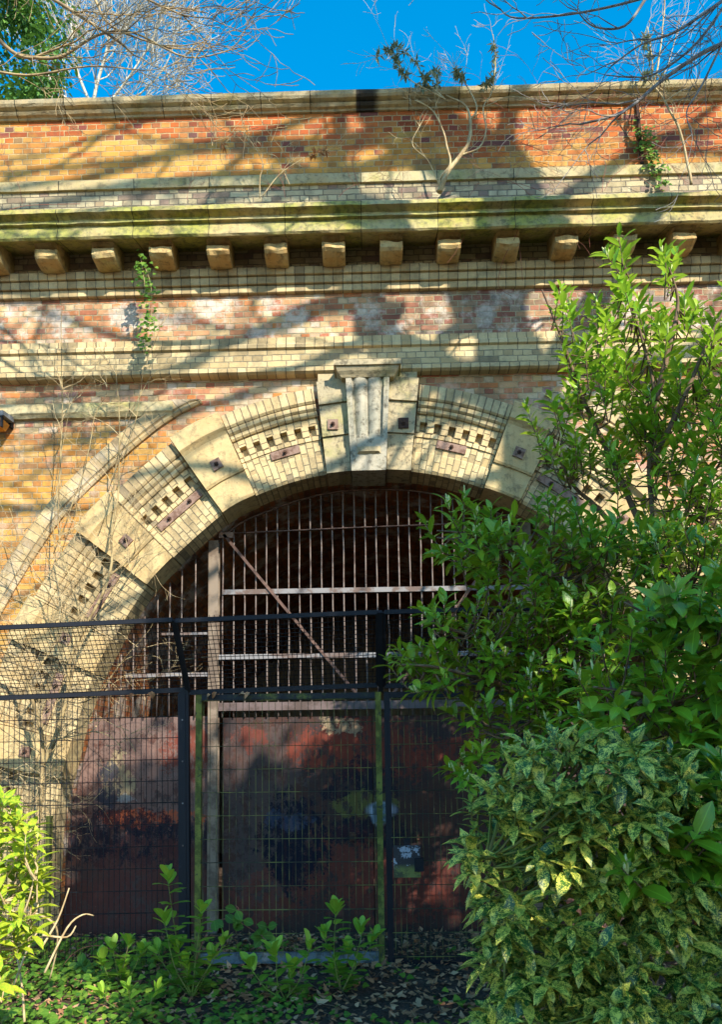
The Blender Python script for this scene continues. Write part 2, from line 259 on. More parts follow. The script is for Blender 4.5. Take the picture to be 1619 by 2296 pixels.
# ------------------------------------------------------------------ mesh helpers
class MB:
    def __init__(s): s.v = []; s.f = []; s.uv = []; s.r = []; s.sm = []
    def face(s, pts, uvs=None, r=0., sm=False):
        i = len(s.v); s.v.extend(pts); s.f.append(tuple(range(i, i+len(pts)))); s.uv.extend(uvs or [(0, 0)]*len(pts)); s.r.append(r); s.sm.append(sm)
    def idx(s, ids, uvs=None, r=0., sm=True):
        s.f.append(tuple(ids)); s.uv.extend(uvs or [(0, 0)]*len(ids)); s.r.append(r); s.sm.append(sm)
    def quadbox(s, P, uvm=1.):      # 8 points: bottom 4 ccw, top 4 ccw
        for q in ((0, 3, 2, 1), (4, 5, 6, 7), (0, 1, 5, 4), (1, 2, 6, 5), (2, 3, 7, 6), (3, 0, 4, 7)):
            p = [P[k] for k in q]; a = (Vector(p[1])-Vector(p[0])).length; b = (Vector(p[2])-Vector(p[1])).length
            s.face(p, [(0, 0), (a, 0), (a, b), (0, b)])
    def box(s, x0, x1, y0, y1, z0, z1, uvw=False):
        P = [(x0, y0, z0), (x1, y0, z0), (x1, y1, z0), (x0, y1, z0), (x0, y0, z1), (x1, y0, z1), (x1, y1, z1), (x0, y1, z1)]
        if not uvw: return s.quadbox(P)
        for q, ax in (((0, 3, 2, 1), 'z'), ((4, 5, 6, 7), 'z'), ((0, 1, 5, 4), 'y'), ((1, 2, 6, 5), 'x'), ((2, 3, 7, 6), 'y'), ((3, 0, 4, 7), 'x')):
            s.face([P[k] for k in q], [(P[k][0], P[k][1]) if ax == 'z' else (P[k][0], P[k][2]) if ax == 'y' else (P[k][1], P[k][2]) for k in q])
    def beam(s, a, b, w_, h_, up=(0, -1, 0)):
        a, b = Vector(a), Vector(b); d = (b-a).normalized(); sd = d.cross(Vector(up)).normalized(); u = sd.cross(d).normalized()
        P = []
        for c in (a, b):
            for i, j in ((-1, -1), (1, -1), (1, 1), (-1, 1)): P.append(tuple(c+sd*(i*w_/2)+u*(j*h_/2)))
        s.quadbox(P)
    def tube(s, pts, rr, n=5, cap=True, uvv=False):
        pts = [Vector(p) for p in pts]
        if not isinstance(rr, (list, tuple)): rr = [rr]*len(pts)
        base = len(s.v); ref = Vector((.3, .2, 1)).normalized(); L = 0
        for i, p in enumerate(pts):
            d = (pts[min(i+1, len(pts)-1)]-pts[max(i-1, 0)]);
            if d.length < 1e-9: d = Vector((0, 0, 1))
            d.normalize(); a = d.cross(ref)
            if a.length < .05: a = d.cross(Vector((1, 0, 0)))
            a.normalize(); b = d.cross(a)
            for k in range(n):
                t = 2*math.pi*k/n; s.v.append(tuple(p+(a*math.cos(t)+b*math.sin(t))*rr[i]))
        for i in range(len(pts)-1):
            for k in range(n):
                k2 = (k+1) % n; s.idx([base+i*n+k, base+i*n+k2, base+(i+1)*n+k2, base+(i+1)*n+k])
        if cap: s.idx([base+k for k in range(n)][::-1], sm=False); s.idx([base+(len(pts)-1)*n+k for k in range(n)], sm=False)
    def build(s, name, m, parent=None, label=None):
        me = bpy.data.meshes.new(name); off = Vector((0, 0, 0)); q = parent
        while q is not None: off += q.location; q = q.parent
        vs = [(a[0]-off.x, a[1]-off.y, a[2]-off.z) for a in s.v] if off.length > 0 else [tuple(a) for a in s.v]
        me.from_pydata(vs, [], s.f); ul = me.uv_layers.new(name='UVMap'); flat = [c for t in s.uv for c in t]; ul.data.foreach_set('uv', flat)
        at_ = me.attributes.new('rnd', 'FLOAT', 'FACE'); at_.data.foreach_set('value', s.r)
        me.polygons.foreach_set('use_smooth', s.sm); me.materials.append(m); me.update()
        o = bpy.data.objects.new(name, me); COL.objects.link(o)
        if parent is not None: o.parent = parent
        if label: o['label'] = label
        return o
def tag(o, label, cat, group=None):
    o['label'] = label; o['category'] = cat
    if group: o['group'] = group
    return o
def thing(name, label, cat, loc=(0, 0, 0), group=None):
    o = bpy.data.objects.new(name, None); COL.objects.link(o); o.location = loc; o.empty_display_size = .2; return tag(o, label, cat, group)
def kind(o, k): o['kind'] = k; return o
def copy_tree(o, dup_loc, label=None):
    r = o.copy(); COL.objects.link(r); r.location = dup_loc
    if label: r['label'] = label
    for ch in o.children:
        c = ch.copy(); COL.objects.link(c); c.parent = r
        for g in ch.children: d = g.copy(); COL.objects.link(d); d.parent = c
    return r
def nz3(p, s=1.): return mnoise.noise_vector(Vector(p)*s)
def extrude(mb, prof, x0, x1, dx=.12, jit=.004, closed=True, js=5., smooth=False):
    n = max(1, int((x1-x0)/dx)); acc = [0]; P = list(prof)+([prof[0]] if closed else [])
    for a, b in zip(P, P[1:]): acc.append(acc[-1]+math.hypot(a[0]-b[0], a[1]-b[1]))
    rows = []
    for i in range(n+1):
        x = x0+(x1-x0)*i/n; r = []
        for k, (y, z) in enumerate(P):
            q = Vector((x, P[k][0], P[k][1])); v = nz3((x*js, y*30, z*30)); q += Vector((0, v.y*jit*.9, v.z*jit)); r.append(tuple(q))
        rows.append((x, r))
    for (xa, A), (xb, B) in zip(rows, rows[1:]):
        for k in range(len(P)-1): mb.face([A[k], B[k], B[k+1], A[k+1]], [(xa, acc[k]), (xb, acc[k]), (xb, acc[k+1]), (xa, acc[k+1])])
    if closed:
        for x, r in (rows[0], rows[-1]): mb.face(r[:-1], [(p[1], p[2]) for p in r[:-1]])
# ------------------------------------------------------------------ arch curve
AX = .05
KP = [(-3.80, -.4), (-3.78, .11), (-3.73, 1.25), (-3.62, 1.85), (-3.43, 2.60), (-3.2, 3.22), (-2.70, 4.06), (-2.34, 4.46), (-1.77, 4.97), (-1.42, 5.17), (-.75, 5.40), (0, 5.48),
      (.75, 5.42), (1.45, 5.20), (1.9, 4.99), (2.4, 4.62), (2.85, 4.14), (3.25, 3.5), (3.5, 2.75), (3.68, 1.9), (3.76, 1.2), (3.80, .11), (3.82, -.4)]
def catmull(K, m=24):
    o = []
    for i in range(len(K)-1):
        p0 = K[max(i-1, 0)]; p1 = K[i]; p2 = K[i+1]; p3 = K[min(i+2, len(K)-1)]
        for j in range(m):
            t = j/m; o.append(tuple(.5*((2*b)+(-a+c)*t+(2*a-5*b+4*c-d)*t*t+(-a+3*b-3*c+d)*t**3) for a, b, c, d in zip(p0, p1, p2, p3)))
    o.append(tuple(K[-1])); return o
CV = catmull(KP)
for _ in range(26): CV = [CV[0]]+[tuple((a+2*b+c)/4 for a, b, c in zip(CV[i-1], CV[i], CV[i+1])) for i in range(1, len(CV)-1)]+[CV[-1]]
CV = [(x+AX, z) for x, z in CV]
SS = [0]
for a, b in zip(CV, CV[1:]): SS.append(SS[-1]+math.hypot(b[0]-a[0], b[1]-a[1]))
import bisect
mid = min(range(len(CV)), key=lambda i: abs(CV[i][0]-AX)); S0 = SS[mid]; SS = [s-S0 for s in SS]
def crv(s):
    i = min(max(bisect.bisect(SS, s)-1, 0), len(CV)-2); t = (s-SS[i])/(SS[i+1]-SS[i]); a, b = CV[i], CV[i+1]
    return a[0]+(b[0]-a[0])*t, a[1]+(b[1]-a[1])*t
def nrm(s):
    a = crv(max(s-.35, SS[0])); b = crv(min(s+.35, SS[-1])); dx, dz = b[0]-a[0], b[1]-a[1]; l = math.hypot(dx, dz); return -dz/l, dx/l
def C(s, t, y):
    x, z = crv(s); nx, nz_ = nrm(s); return (x+nx*t, y, z+nz_*t)
def zin(x):
    c = [z for (x_, z), (x2, z2) in zip(CV, CV[1:]) if (x_-x)*(x2-x) <= 0]; return max(c) if c else 0
def sweep(mb, prof, s0, s1, ds=.06, jit=.003, uvscale=True, clampz=None, caps=True):
    n = max(2, int((s1-s0)/ds)); P = list(prof)+[prof[0]]; acc = [prof[0][0]]
    for a, b in zip(P, P[1:]): acc.append(acc[-1]+math.hypot(a[0]-b[0], a[1]-b[1]))
    rows = []
    for i in range(n+1):
        s = s0+(s1-s0)*i/n; r = []
        for k, (t, y) in enumerate(P):
            q = Vector(C(s, t, y)); v = nz3((s*6, t*30, y*30)); q += v*jit
            if clampz and q.z > clampz: q.z = clampz
            r.append(tuple(q))
        rows.append((s, r))
    for (sa, A), (sb, B) in zip(rows, rows[1:]):
        for k in range(len(P)-1): mb.face([A[k], A[k+1], B[k+1], B[k]], [(acc[k], sa), (acc[k+1], sa), (acc[k+1], sb), (acc[k], sb)])
    if caps:
        for s, r in (rows[0], rows[-1]): mb.face(r[:-1], [(p[1], p[2]) for p in r[:-1]])
SB, SE = SS[0]+.35, SS[-1]-.35
T = 1.04
# ------------------------------------------------------------------ the bridge
W = thing('brick_bridge', 'tall Victorian brick bridge face with stone cornice and a wide arch', 'bridge', (AX, 0, 0))
XL, XR = -9., 9.
m = MB(); extrude(m, [(.40, 9.22), (0, 9.22), (0, 10.19), (.40, 10.19)], XL, XR, .5, 0)
for k in range(len(m.uv)): pass
def wallface(mb, x0, x1, z0, z1, y=0., depth=.4):
    mb.box(x0, x1, y, y+depth, z0, z1, uvw=True)
m = MB(); wallface(m, XL, XR, 9.35, 10.185); m.build('parapet_wall', MB_PAR, W)
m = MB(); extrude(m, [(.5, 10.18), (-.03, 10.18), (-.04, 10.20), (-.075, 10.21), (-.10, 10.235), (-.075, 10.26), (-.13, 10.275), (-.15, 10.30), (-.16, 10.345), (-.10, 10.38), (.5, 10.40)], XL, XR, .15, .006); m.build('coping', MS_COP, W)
m = MB(); extrude(m, [(.3, 9.21), (-.045, 9.21), (-.05, 9.33), (0.0, 9.352), (.3, 9.352)], XL, XR, .15, .005); m.build('string_course', MS_STR, W)
m = MB(); wallface(m, XL, XR, 8.72, 9.208, -.012); m.build('blocking_course', MB_GREY, W)
m = MB(); extrude(m, [(.1, 8.80), (-.02, 8.80), (-.36, 8.70), (-.57, 8.545), (-.585, 8.485), (-.545, 8.472), (-.495, 8.455), (-.505, 8.40), (-.545, 8.392), (-.545, 8.376), (-.50, 8.366), (-.53, 8.22), (-.51, 8.20), (-.46, 8.225), (-.02, 8.365), (.1, 8.37)], XL, XR, .08, .009)
m.build('cornice', MS_COR, W)
rnd = random.Random(4)
for k in range(-10, 11):
    x0 = .355+k*.690; wd = .135; m = MB()
    prof = [(.0, 8.38), (-.37, 8.27), (-.42, 8.243), (-.39, 8.208), (-.345, 8.196), (-.37, 8.18), (-.41, 8.155), (-.41, 8.085), (-.385, 8.06), (-.35, 8.045), (-.30, 8.036), (-.2, 8.04), (0, 8.06)]
    nx = 8; rows = []
    for i in range(nx+1):
        u = -1+2*i/nx; r = []
        for (y, z) in prof:
            e = .012*(abs(u) > .99); v = nz3((x0*3+u, y*14, z*14)); sc_ = 0 if y == 0 else 1
            r.append((x0+u*wd+v.x*.006*sc_, y+(e+v.y*.024)*sc_, z+v.z*.018*sc_-(e if z > 8.2 else -e)*sc_))
        rows.append(r)
    for A, B in zip(rows, rows[1:]):
        for q in range(len(prof)-1): m.face([A[q], B[q], B[q+1], A[q+1]], [(0, 0), (1, 0), (1, 1), (0, 1)])
    m.face(rows[0]); m.face(rows[-1][::-1])
    m.build('modillion', MS_MOD, W)
m = MB(); wallface(m, XL, XR, 8.06, 8.37, -.02, .1); m.build('soffit_wall', MB_GREY, W)
for (za, zb, y) in ((7.972, 8.072, -.125), (7.876, 7.974, -.092), (7.786, 7.878, -.058)):
    m = MB(); extrude(m, [(.05, za), (y+.006, za), (y, za+.006), (y, zb-.012), (y+.012, zb), (.05, zb)], XL, XR, .2, .003); m.build('corbel_course', MB_CRMH, W)
m = MB(); wallface(m, XL, XR, 7.20, 7.79); m.build('frieze_wall', MB_FRZ, W)
m = MB(); extrude(m, [(.05, 7.135), (-.035, 7.135), (-.035, 7.21), (0.0, 7.215), (.05, 7.215)], XL, XR, .2, .003); extrude(m, [(.05, 7.035), (-.055, 7.04), (-.085, 7.055), (-.085, 7.095), (-.06, 7.122), (.05, 7.125)], XL, XR, .2, .003); m.build('bullnose_course', MB_CRMH, W)
m = MB(); wallface(m, XL, XR, 6.80, 7.04, -.055, .1); m.build('fascia_band', MB_CRM, W)
m = MB(); extrude(m, [(.05, 6.70), (-.10, 6.705), (-.135, 6.725), (-.135, 6.775), (-.08, 6.802), (.05, 6.802)], XL, XR, .15, .004); m.build('drip_course', MB_CRMH, W)
# spandrel wall (with the arch opening)
m = MB(); smp = [SB-.3+(SE-SB+.6)*i/140 for i in range(141)]; top = 6.71
def outer(s):
    x, _, z = C(s, .5, 0); nx, nz_ = nrm(s)
    c = [];
    if nx < -1e-6: c.append((XL-x)/nx)
    if nx > 1e-6: c.append((XR-x)/nx)
    if nz_ > 1e-6: c.append((top-z)/nz_)
    k = min(c); return (x+nx*k, 0, z+nz_*k)
for a, b in zip(smp, smp[1:]):
    p = [C(a, .5, 0), C(b, .5, 0), outer(b), outer(a)]; o1, o2 = p[3], p[2]
    if abs(o1[0]-XL) < 1e-4 and abs(o2[0]-XL) > 1e-4: p.insert(3, (XL, 0, top))
    if abs(o2[0]-XR) < 1e-4 and abs(o1[0]-XR) > 1e-4: p.insert(3, (XR, 0, top))
    m.face(p, [(q[0], q[2]) for q in p])
m.build('spandrel_wall', MB_SPN, W)
# back of the wall and hood mould
HS = [(-9, None)]
m = MB(); extrude(m, [(.02, 6.235), (-.05, 6.24), (-.07, 6.27), (-.085, 6.29), (-.085, 6.40), (-.05, 6.42), (.0, 6.43), (.02, 6.43)], XL, -2.32, .1, .008)
extrude(m, [(.02, 6.235), (-.05, 6.24), (-.07, 6.27), (-.085, 6.29), (-.085, 6.40), (-.05, 6.42), (.0, 6.43), (.02, 6.43)], 2.25, XR, .1, .008); m.build('impost_string', MS_STR, W)
m = MB(); hp = [(1.375, .0), (1.375, -.035), (1.40, -.055), (1.43, -.04), (1.445, -.06), (1.60, -.065), (1.63, -.03), (1.63, .0)]
def hood_pt(x):  # lower end of each hood where it meets the string
    return x
for sg in (-1, 1):
    s = 0
    while C(sg*s, 1.385, 0)[2] > 6.42: s += .02
    a, b = (SB, -s) if sg < 0 else (s, SE); sweep(m, hp, a, b, .08, .007, clampz=6.435)
m.build('hood_mould', MB_HOOD, W)
# ring: voussoir blocks and brick segments between them
BL = [1.62, 2.86, 4.08, 5.36, 6.6]; BW = .225
edges = []
prev = -.58
blk = []
for sg in (-1, 1):
    e = .505
    for s in BL:
        if abs(sg*s)+BW > abs(SE if sg > 0 else SB): break
        edges.append((sg, e, s-BW)); blk.append(sg*s); e = s+BW
    edges.append((sg, e, abs(SE if sg > 0 else SB)))
ringR = random.Random(9)
seg_i = 0
def plate(parent, s, t, w_, h_, y, bolts):
    """iron tie plate: w_ along the arch, h_ across it"""
    m = MB(); P = []
    for dy in (y, y-.018):
        for i, j in ((-1, -1), (1, -1), (1, 1), (-1, 1)):
            x, _, z = C(s, t, 0); nx, nz_ = nrm(s); tx, tz = nz_, -nx
            P.append((x+tx*i*w_/2+nx*j*h_/2, dy, z+tz*i*w_/2+nz_*j*h_/2))
    m.quadbox(P); o = m.build('iron_plate', M_PLATE, parent)
    for bb in bolts:
        x, _, z = C(s, t, 0); nx, nz_ = nrm(s); tx, tz = nz_, -nx; q = MB(); cx, cz = x+tx*bb, z+tz*bb
        q.tube([(cx, y-.018, cz), (cx, y-.03, cz)], .028, 6); q.tube([(cx, y-.03, cz), (cx, y-.06, cz)], .013, 6); q.build('bolt', M_BOLT, o)
for sg, a, b in edges:
    s0, s1 = (a, b) if sg > 0 else (-b, -a)
    g = .004; s0 += g; s1 -= g
    m = MB(); sweep(m, [(0, .27), (0, -.10), (.03, -.118), (.235, -.118), (.25, -.10), (.25, .02), (.02, .27)], s0, s1)
    o = m.build('arch_ring_lower', MB_RING, W)
    m = MB(); sweep(m, [(.245, .02), (.245, -.085), (.497, -.085), (.5, -.03), (.62, -.03), (.622, -.105), (.72, -.105), (.72, .02)], s0, s1); o = m.build('arch_ring_middle', MB_RING, W)
    # dentils: alternate headers left out
    m = MB(); L = s1-s0; nd = max(3, int(round(L/.147))); pt = L/nd
    for i in range(nd+1):
        c0 = s0+pt*i-pt*.26; c1 = s0+pt*i+pt*.26; c0 = max(c0, s0); c1 = min(c1, s1)
        if c1-c0 < .01: continue
        P = [C(c0, .492, -.108), C(c1, .492, -.108), C(c1, .492, -.02), C(c0, .492, -.02), C(c0, .625, -.108), C(c1, .625, -.108), C(c1, .625, -.02), C(c0, .625, -.02)]
        m.quadbox(P)
    sweep(m, [(.44, -.086), (.44, -.1), (.494, -.1), (.494, -.086)], s0, s1)
    m.build('dentil_course', MB_RINGH, W)
    m = MB()
    sweep(m, [(.715, .02), (.715, -.13), (.735, -.15), (.775, -.15), (.785, -.135), (.785, .02)], s0, s1)
    sweep(m, [(.78, .02), (.78, -.155), (.80, -.178), (.85, -.178), (.86, -.16), (.86, .02)], s0, s1)
    m.build('ring_moulding', MB_RINGH, W)
    m = MB(); sweep(m, [(.855, .02), (.858, -.185), (.88, -.205), (1.03, -.205), (T, -.19), (T, .02)], s0, s1); m.build('arch_ring_outer', MB_RINGH, W)
    if abs(a) < 3 and L > .5: plate(W, (s0+s1)/2+(.04 if sg < 0 else -.04), .375, .36 if abs(a) < 1 else .66, .095, -.088, [0] if abs(a) < 1 else [-.16, .16])
    elif abs(a) < 5 and L > .5: plate(W, (s0+s1)/2, .375, .62, .095, -.088, [-.15, .15])
for s in blk:
    m = MB(); hw = BW-.004
    for prof in ([(-.01, .27), (-.01, -.165), (.02, -.18), (.305, -.18), (.31, -.15), (.31, .27)], [(.306, .0), (.306, -.20), (.33, -.215), (.80, -.215), (.83, -.235), (.86, -.27), (1.05, -.27), (1.08, -.24), (1.08, .0)]):
        sweep(m, prof, s-hw, s+hw, .075, .006)
    o = m.build('voussoir_stone', MS_BLK, W); plate(o, s, .50 if abs(s) < 3 else .45, .125, .125, -.217, [0])
# stones either side of the keystone
for sg in (-1, 1):
    m = MB(); zi = lambda x: zin(x)-.01
    def sl(xa, xb, xc, xd, za, zb, y0, y1=.02):   # tapered slab, a,b bottom x; c,d top x
        m.quadbox([(xa, y0, za), (xb, y0, za), (xb, y1, za), (xa, y1, za), (xc, y0, zb), (xd, y0, zb), (xd, y1, zb), (xc, y1, zb)])
    e0, e1 = AX+sg*.215, AX+sg*.50; f0, f1 = AX+sg*.25, AX+sg*.61
    def lerp(a, b, t): return a+(b-a)*t
    lv = [(0, .285, -.165, .26), (.29, .45, -.15, .02), (.455, .84, -.175, .02), (.845, .95, -.205, .02), (.95, 1.14, -.19, .02)]
    for a, b, y0, y1 in lv:
        q = [lerp(e0, f0, a/1.1), lerp(e1, f1, a/1.1), lerp(e0, f0, b/1.1), lerp(e1, f1, b/1.1)]
        if sg < 0: q = [q[1], q[0], q[3], q[2]]
        z0 = 5.43 if a > 0 else None
        zb0 = [zin(q[0])-.01+a, zin(q[1])-.01+a, zin(q[2])-.01+b, zin(q[3])-.01+b]
        m.quadbox([(q[0], y0, zb0[0]), (q[1], y0, zb0[1]), (q[1], y1, zb0[1]), (q[0], y1, zb0[0]), (q[2], y0, zb0[2]), (q[3], y0, zb0[3]), (q[3], y1, zb0[3]), (q[2], y1, zb0[2])])
    xa, xb = sorted((AX+sg*.26, AX+sg*.60)); m.box(xa, xb, -.10, .02, 6.56, 6.70)
    o = m.build('flanking_stone', MS_KEY, W)
    x, z = AX+sg*.42, 6.02; q = MB(); q.box(x-.062, x+.062, -.195, -.172, z-.062, z+.062); pl = q.build('iron_plate', M_PLATE if sg < 0 else M_BOLT, o)
    q = MB(); q.tube([(x, -.195, z), (x, -.21, z)], .028, 6); q.tube([(x, -.21, z), (x, -.24, z)], .013, 6); q.build('bolt', M_BOLT, pl)
# keystone with fluted scroll
m = MB(); nu, nv = 40, 30; Z0, Z1 = 5.43, 6.55
def kx(u, v): return AX+u*(.205+.055*v)
def ky(u, v):
    base = -.235-.06*v; z = Z0+(Z1-Z0)*v; a = abs(u)
    if z > 5.80:
        f = min(1, (z-5.80)/.06)
        if a > .72: r = 0
        elif a > .64: r = .05
        else: r = .055-.05*abs(math.sin(math.pi*(a/.64)))**.7
        if z > 6.42 and a < .72: r = max(0, r-.02)
        base += r*f
    v_ = nz3((u*4, z*8, 2)); return base+v_.y*.008
G = []
for j in range(nv+1):
    v = j/nv; G.append([(kx(-1+2*i/nu, v), ky(-1+2*i/nu, v), Z0+(Z1-Z0)*v) for i in range(nu+1)])
for j in range(nv):
    for i in range(nu): m.face([G[j][i], G[j][i+1], G[j+1][i+1], G[j+1][i]])
for j in range(nv):
    for i in (0, nu): a, b = G[j][i], G[j+1][i]; m.face([a, b, (b[0], .02 if j else .27, b[2]), (a[0], .02 if j else .27, a[2])])
m.face([G[0][0], G[0][nu], (G[0][nu][0], .27, Z0), (G[0][0][0], .27, Z0)])
ks = m.build('keystone', stone('grey keystone', (.31, .29, .22), .35, .85, 0, warm=(.40, .35, .26)), W)
m = MB(); xa, xb = AX-.14, AX+.15
m.quadbox([(xa, -.24, 5.62), (xb, -.24, 5.62), (xb, -.24, 5.72), (xa, -.24, 5.72), (xa+.03, -.28, 5.645), (xb-.03, -.28, 5.645), (xb-.03, -.28, 5.70), (xa+.03, -.28, 5.70)]); m.build('raised_panel', MS_KEY, ks)
m = MB(); cap = [(0, 6.54), (-.30, 6.54), (-.315, 6.565), (-.345, 6.60), (-.36, 6.63), (-.36, 6.645), (-.385, 6.65), (-.385, 6.715), (0, 6.735)]
def ring_loft(mb, prof, hw):
    rows = []
    for (y, z) in prof:
        e = max(0, -y-.30); rows.append([(AX+.0-(hw+e), min(y, 0), z), (AX+hw+e, min(y, 0), z)])
    for A, B in zip(rows, rows[1:]): mb.face([A[0], A[1], B[1], B[0]]); mb.face([A[0], B[0], (B[0][0], 0, B[0][2]), (A[0][0], 0, A[0][2])]); mb.face([A[1], B[1], (B[1][0], 0, B[1][2]), (A[1][0], 0, A[1][2])])
ring_loft(m, cap, .31); m.build('keystone_cap', MS_KEY, ks)
# tunnel lining and an added, unseen end wall keeping sky light out
m = MB(); sm_ = [SB-.3+(SE-SB+.6)*i/90 for i in range(91)]; ys = [.27, .45, .8, 1.4, 2.4, 4, 6, 9]
for a, b in zip(sm_, sm_[1:]):
    for y0, y1 in zip(ys, ys[1:]):
        m.face([C(a, -.0, y0), C(b, -.0, y0), C(b, 0, y1), C(a, 0, y1)], [(y0, a), (y0, b), (y1, b), (y1, a)])
    m.face([C(a, 0, .27), C(b, 0, .27), C(b, .6, .2), C(a, .6, .2)], [(0, a), (0, b), (.3, b), (.3, a)])
MB_LIN2 = MB_LIN
o = m.build('tunnel_lining', MB_LIN2, W)
m = MB(); ps = [C(s, 0, 9) for s in sm_]; m.face(ps); m.build('tunnel_light_block', MB_GREY, W)
m = MB(); m.box(XL, XR, .45, .8, 0, 9.2); m2 = MB()
# rear mass of the bridge: two abutment blocks and a deck
m = MB(); m.box(XL, -4.1, .42, 9.2, -.1, 9.2, uvw=True); m.box(4.2, XR, .42, 9.2, -.1, 9.2, uvw=True); m.box(-4.1, 4.2, .42, 9.2, 5.75, 9.2, uvw=True); m.box(XL, XR, 9.2, 9.5, -.1, 9.2, uvw=True); m.build('bridge_mass', MB_GREY, W)
# jamb base stones, low down outside the ring
m = MB(); m.box(XL, -4.95, -.16, .02, -.1, .62, uvw=True); m.box(5.05, XR, -.16, .02, -.1, .62, uvw=True); m.build('plinth', MS_BLK, W)
# rusty seam down the parapet
sx = at(1430, 300, 0).x; m = MB(); m.beam((sx, -.02, 10.18), (sx+.03, -.02, 9.36), .035, .03); m.build('expansion_joint', M_BOLT, W)
# ------------------------------------------------------------------ tunnel gate behind the arch
YG = .36
Gt = thing('barred_gate', 'rusty brown barred gate with painted steel sheets filling the arch', 'gate', (AX, YG, 0))
xp = -1.89; xpR = 1.99
for x, l in ((xp, 0), (xpR, 1)):
    m = MB(); h = zin(x)-.03; m.box(x-.055, x+.055, YG-.055, YG-.045, 0, h); m.box(x-.055, x+.055, YG+.045, YG+.055, 0, h); m.box(x-.008, x+.008, YG-.045, YG+.045, 0, h); m.box(x-.066, x-.056, YG-.06, YG-.04, 0, h); m.build('column', M_POSTC, Gt)
    m = MB(); zt = 4.87; m.box(x+(.06 if l == 0 else -.24), x+(.24 if l == 0 else -.06), YG-.05, YG-.03, zt-.05, zt+.02); m.build('hinge_plate', M_PLATE, Gt)
br = random.Random(3)
def bar(x, z0, z1, r=.0092):
    m = MB(); z = z0; pts = []
    while z < z1: pts.append((x+br.uniform(-.004, .004), YG+br.uniform(-.003, .003), z)); z += .35
    pts.append((x, YG, z1)); m.tube(pts, r, 6); m.build('bar', M_BAR, Gt)
x = xp+.10
while x < xpR-.05: bar(x, 2.58, zin(x)-.07); x += .1375
for x in (-3.35, -3.2, -3.05, -2.9, -2.76, -2.6, -2.45, -2.3, -2.13): bar(x, 2.58, zin(x)-.02)
for x in (2.15, 2.3, 2.45, 2.6, 2.75, 2.9, 3.05, 3.2, 3.35): bar(x, 2.58, zin(x)-.02)
def flat(z, x0, x1, h, d=.012, yo=-.018, mm=None, nm='crossbar'): m = MB(); m.box(x0, x1, YG+yo-d, YG+yo, z-h/2, z+h/2); m.build(nm, mm or M_FLAT, Gt)
m = MB(); m.tube([(xp+.1, YG-.02, 4.88), (0, YG-.02, 4.93), (xpR-.05, YG-.02, 4.97)], .0095, 6); m.build('top_rod', M_ROD, Gt)
flat(4.135, xp+.1, xpR-.06, .06); flat(3.322, xp+.06, xpR-.06, .06); flat(2.705, xp+.06, xpR-.06, .10, .03, -.02, M_BEAM, 'rail')
flat(3.11, -2.98, xp-.06, .05); flat(3.62, -2.55, xp-.06, .03); flat(3.11, xpR+.06, 3.3, .05)
m = MB(); m.beam((xp+.12, YG-.045, 4.86), (-.10, YG-.045, 2.80), .034, .01); m.build('brace', M_ROD, Gt); m = MB(); m.beam((xpR-.12, YG-.045, 4.9), (.28, YG-.045, 2.80), .034, .01); m.build('brace', M_ROD, Gt)
m = MB(); pts = []; 
for i in range(41):
    x = xp+.06+(xpR-xp-.12)*i/40; pts.append((x, YG-.01, zin(x)-.065-.0*x))
m.tube(pts, .014, 6); m.build('arched_head', M_ROD, Gt)
def sheetpoly(pts, mt, nm):
    m = MB(); f = [(x, YG+.03, z) for x, z in pts]; b = [(x, YG+.036, z) for x, z in pts]; uvs = [(x, z) for x, z in pts]
    m.face(f, uvs); m.face(b[::-1], uvs[::-1])
    for i in range(len(pts)): j = (i+1) % len(pts); m.face([f[j], f[i], b[i], b[j]], [uvs[j], uvs[i], uvs[i], uvs[j]])
    return m.build(nm, mt, Gt)
lf = [(x, z) for x, z in CV if x < 0 and -.02 < z < 2.60]; sheetpoly([(lf[0][0]+.01, -.06)]+[(x+.012, z) for x, z in lf]+[(lf[-1][0]+.03, 2.60), (xp-.07, 2.60), (xp-.07, -.06)], M_SH_L, 'steel_sheet')
rf = [(x, z) for x, z in CV if x > 0 and -.02 < z < 2.60]; sheetpoly([(xpR+.07, -.06), (xpR+.07, 2.60), (rf[0][0]-.03, 2.60)]+[(x-.012, z) for x, z in rf]+[(rf[-1][0]-.01, -.06)], M_SH_L, 'steel_sheet')
sheetpoly([(xp+.10, -.06), (xp+.10, 2.575), (.045, 2.575), (.045, -.06)], M_SH_M, 'steel_sheet'); sheetpoly([(.055, -.06), (.055, 2.575), (xpR-.06, 2.575), (xpR-.06, -.06)], M_SH_M, 'steel_sheet')
m = MB(); m.box(.10, .20, YG-.03, YG+.028, 1.30, 1.48); m.box(.04, .26, YG-.01, YG+.028, 1.27, 1.51); m.build('lock_plate', M_SILL, Gt)
for dx, dz in ((-.26, 1.12), (-.03, 1.1), (.52, 1.12)):
    m = MB(); m.box(AX+dx-.03, AX+dx+.03, YG-.02, YG+.028, dz-.05, dz+.05); m.box(AX+dx-.012, AX+dx+.012, YG-.05, YG-.02, dz-.03, dz+.02); m.build('bracket', M_BOLT, Gt)
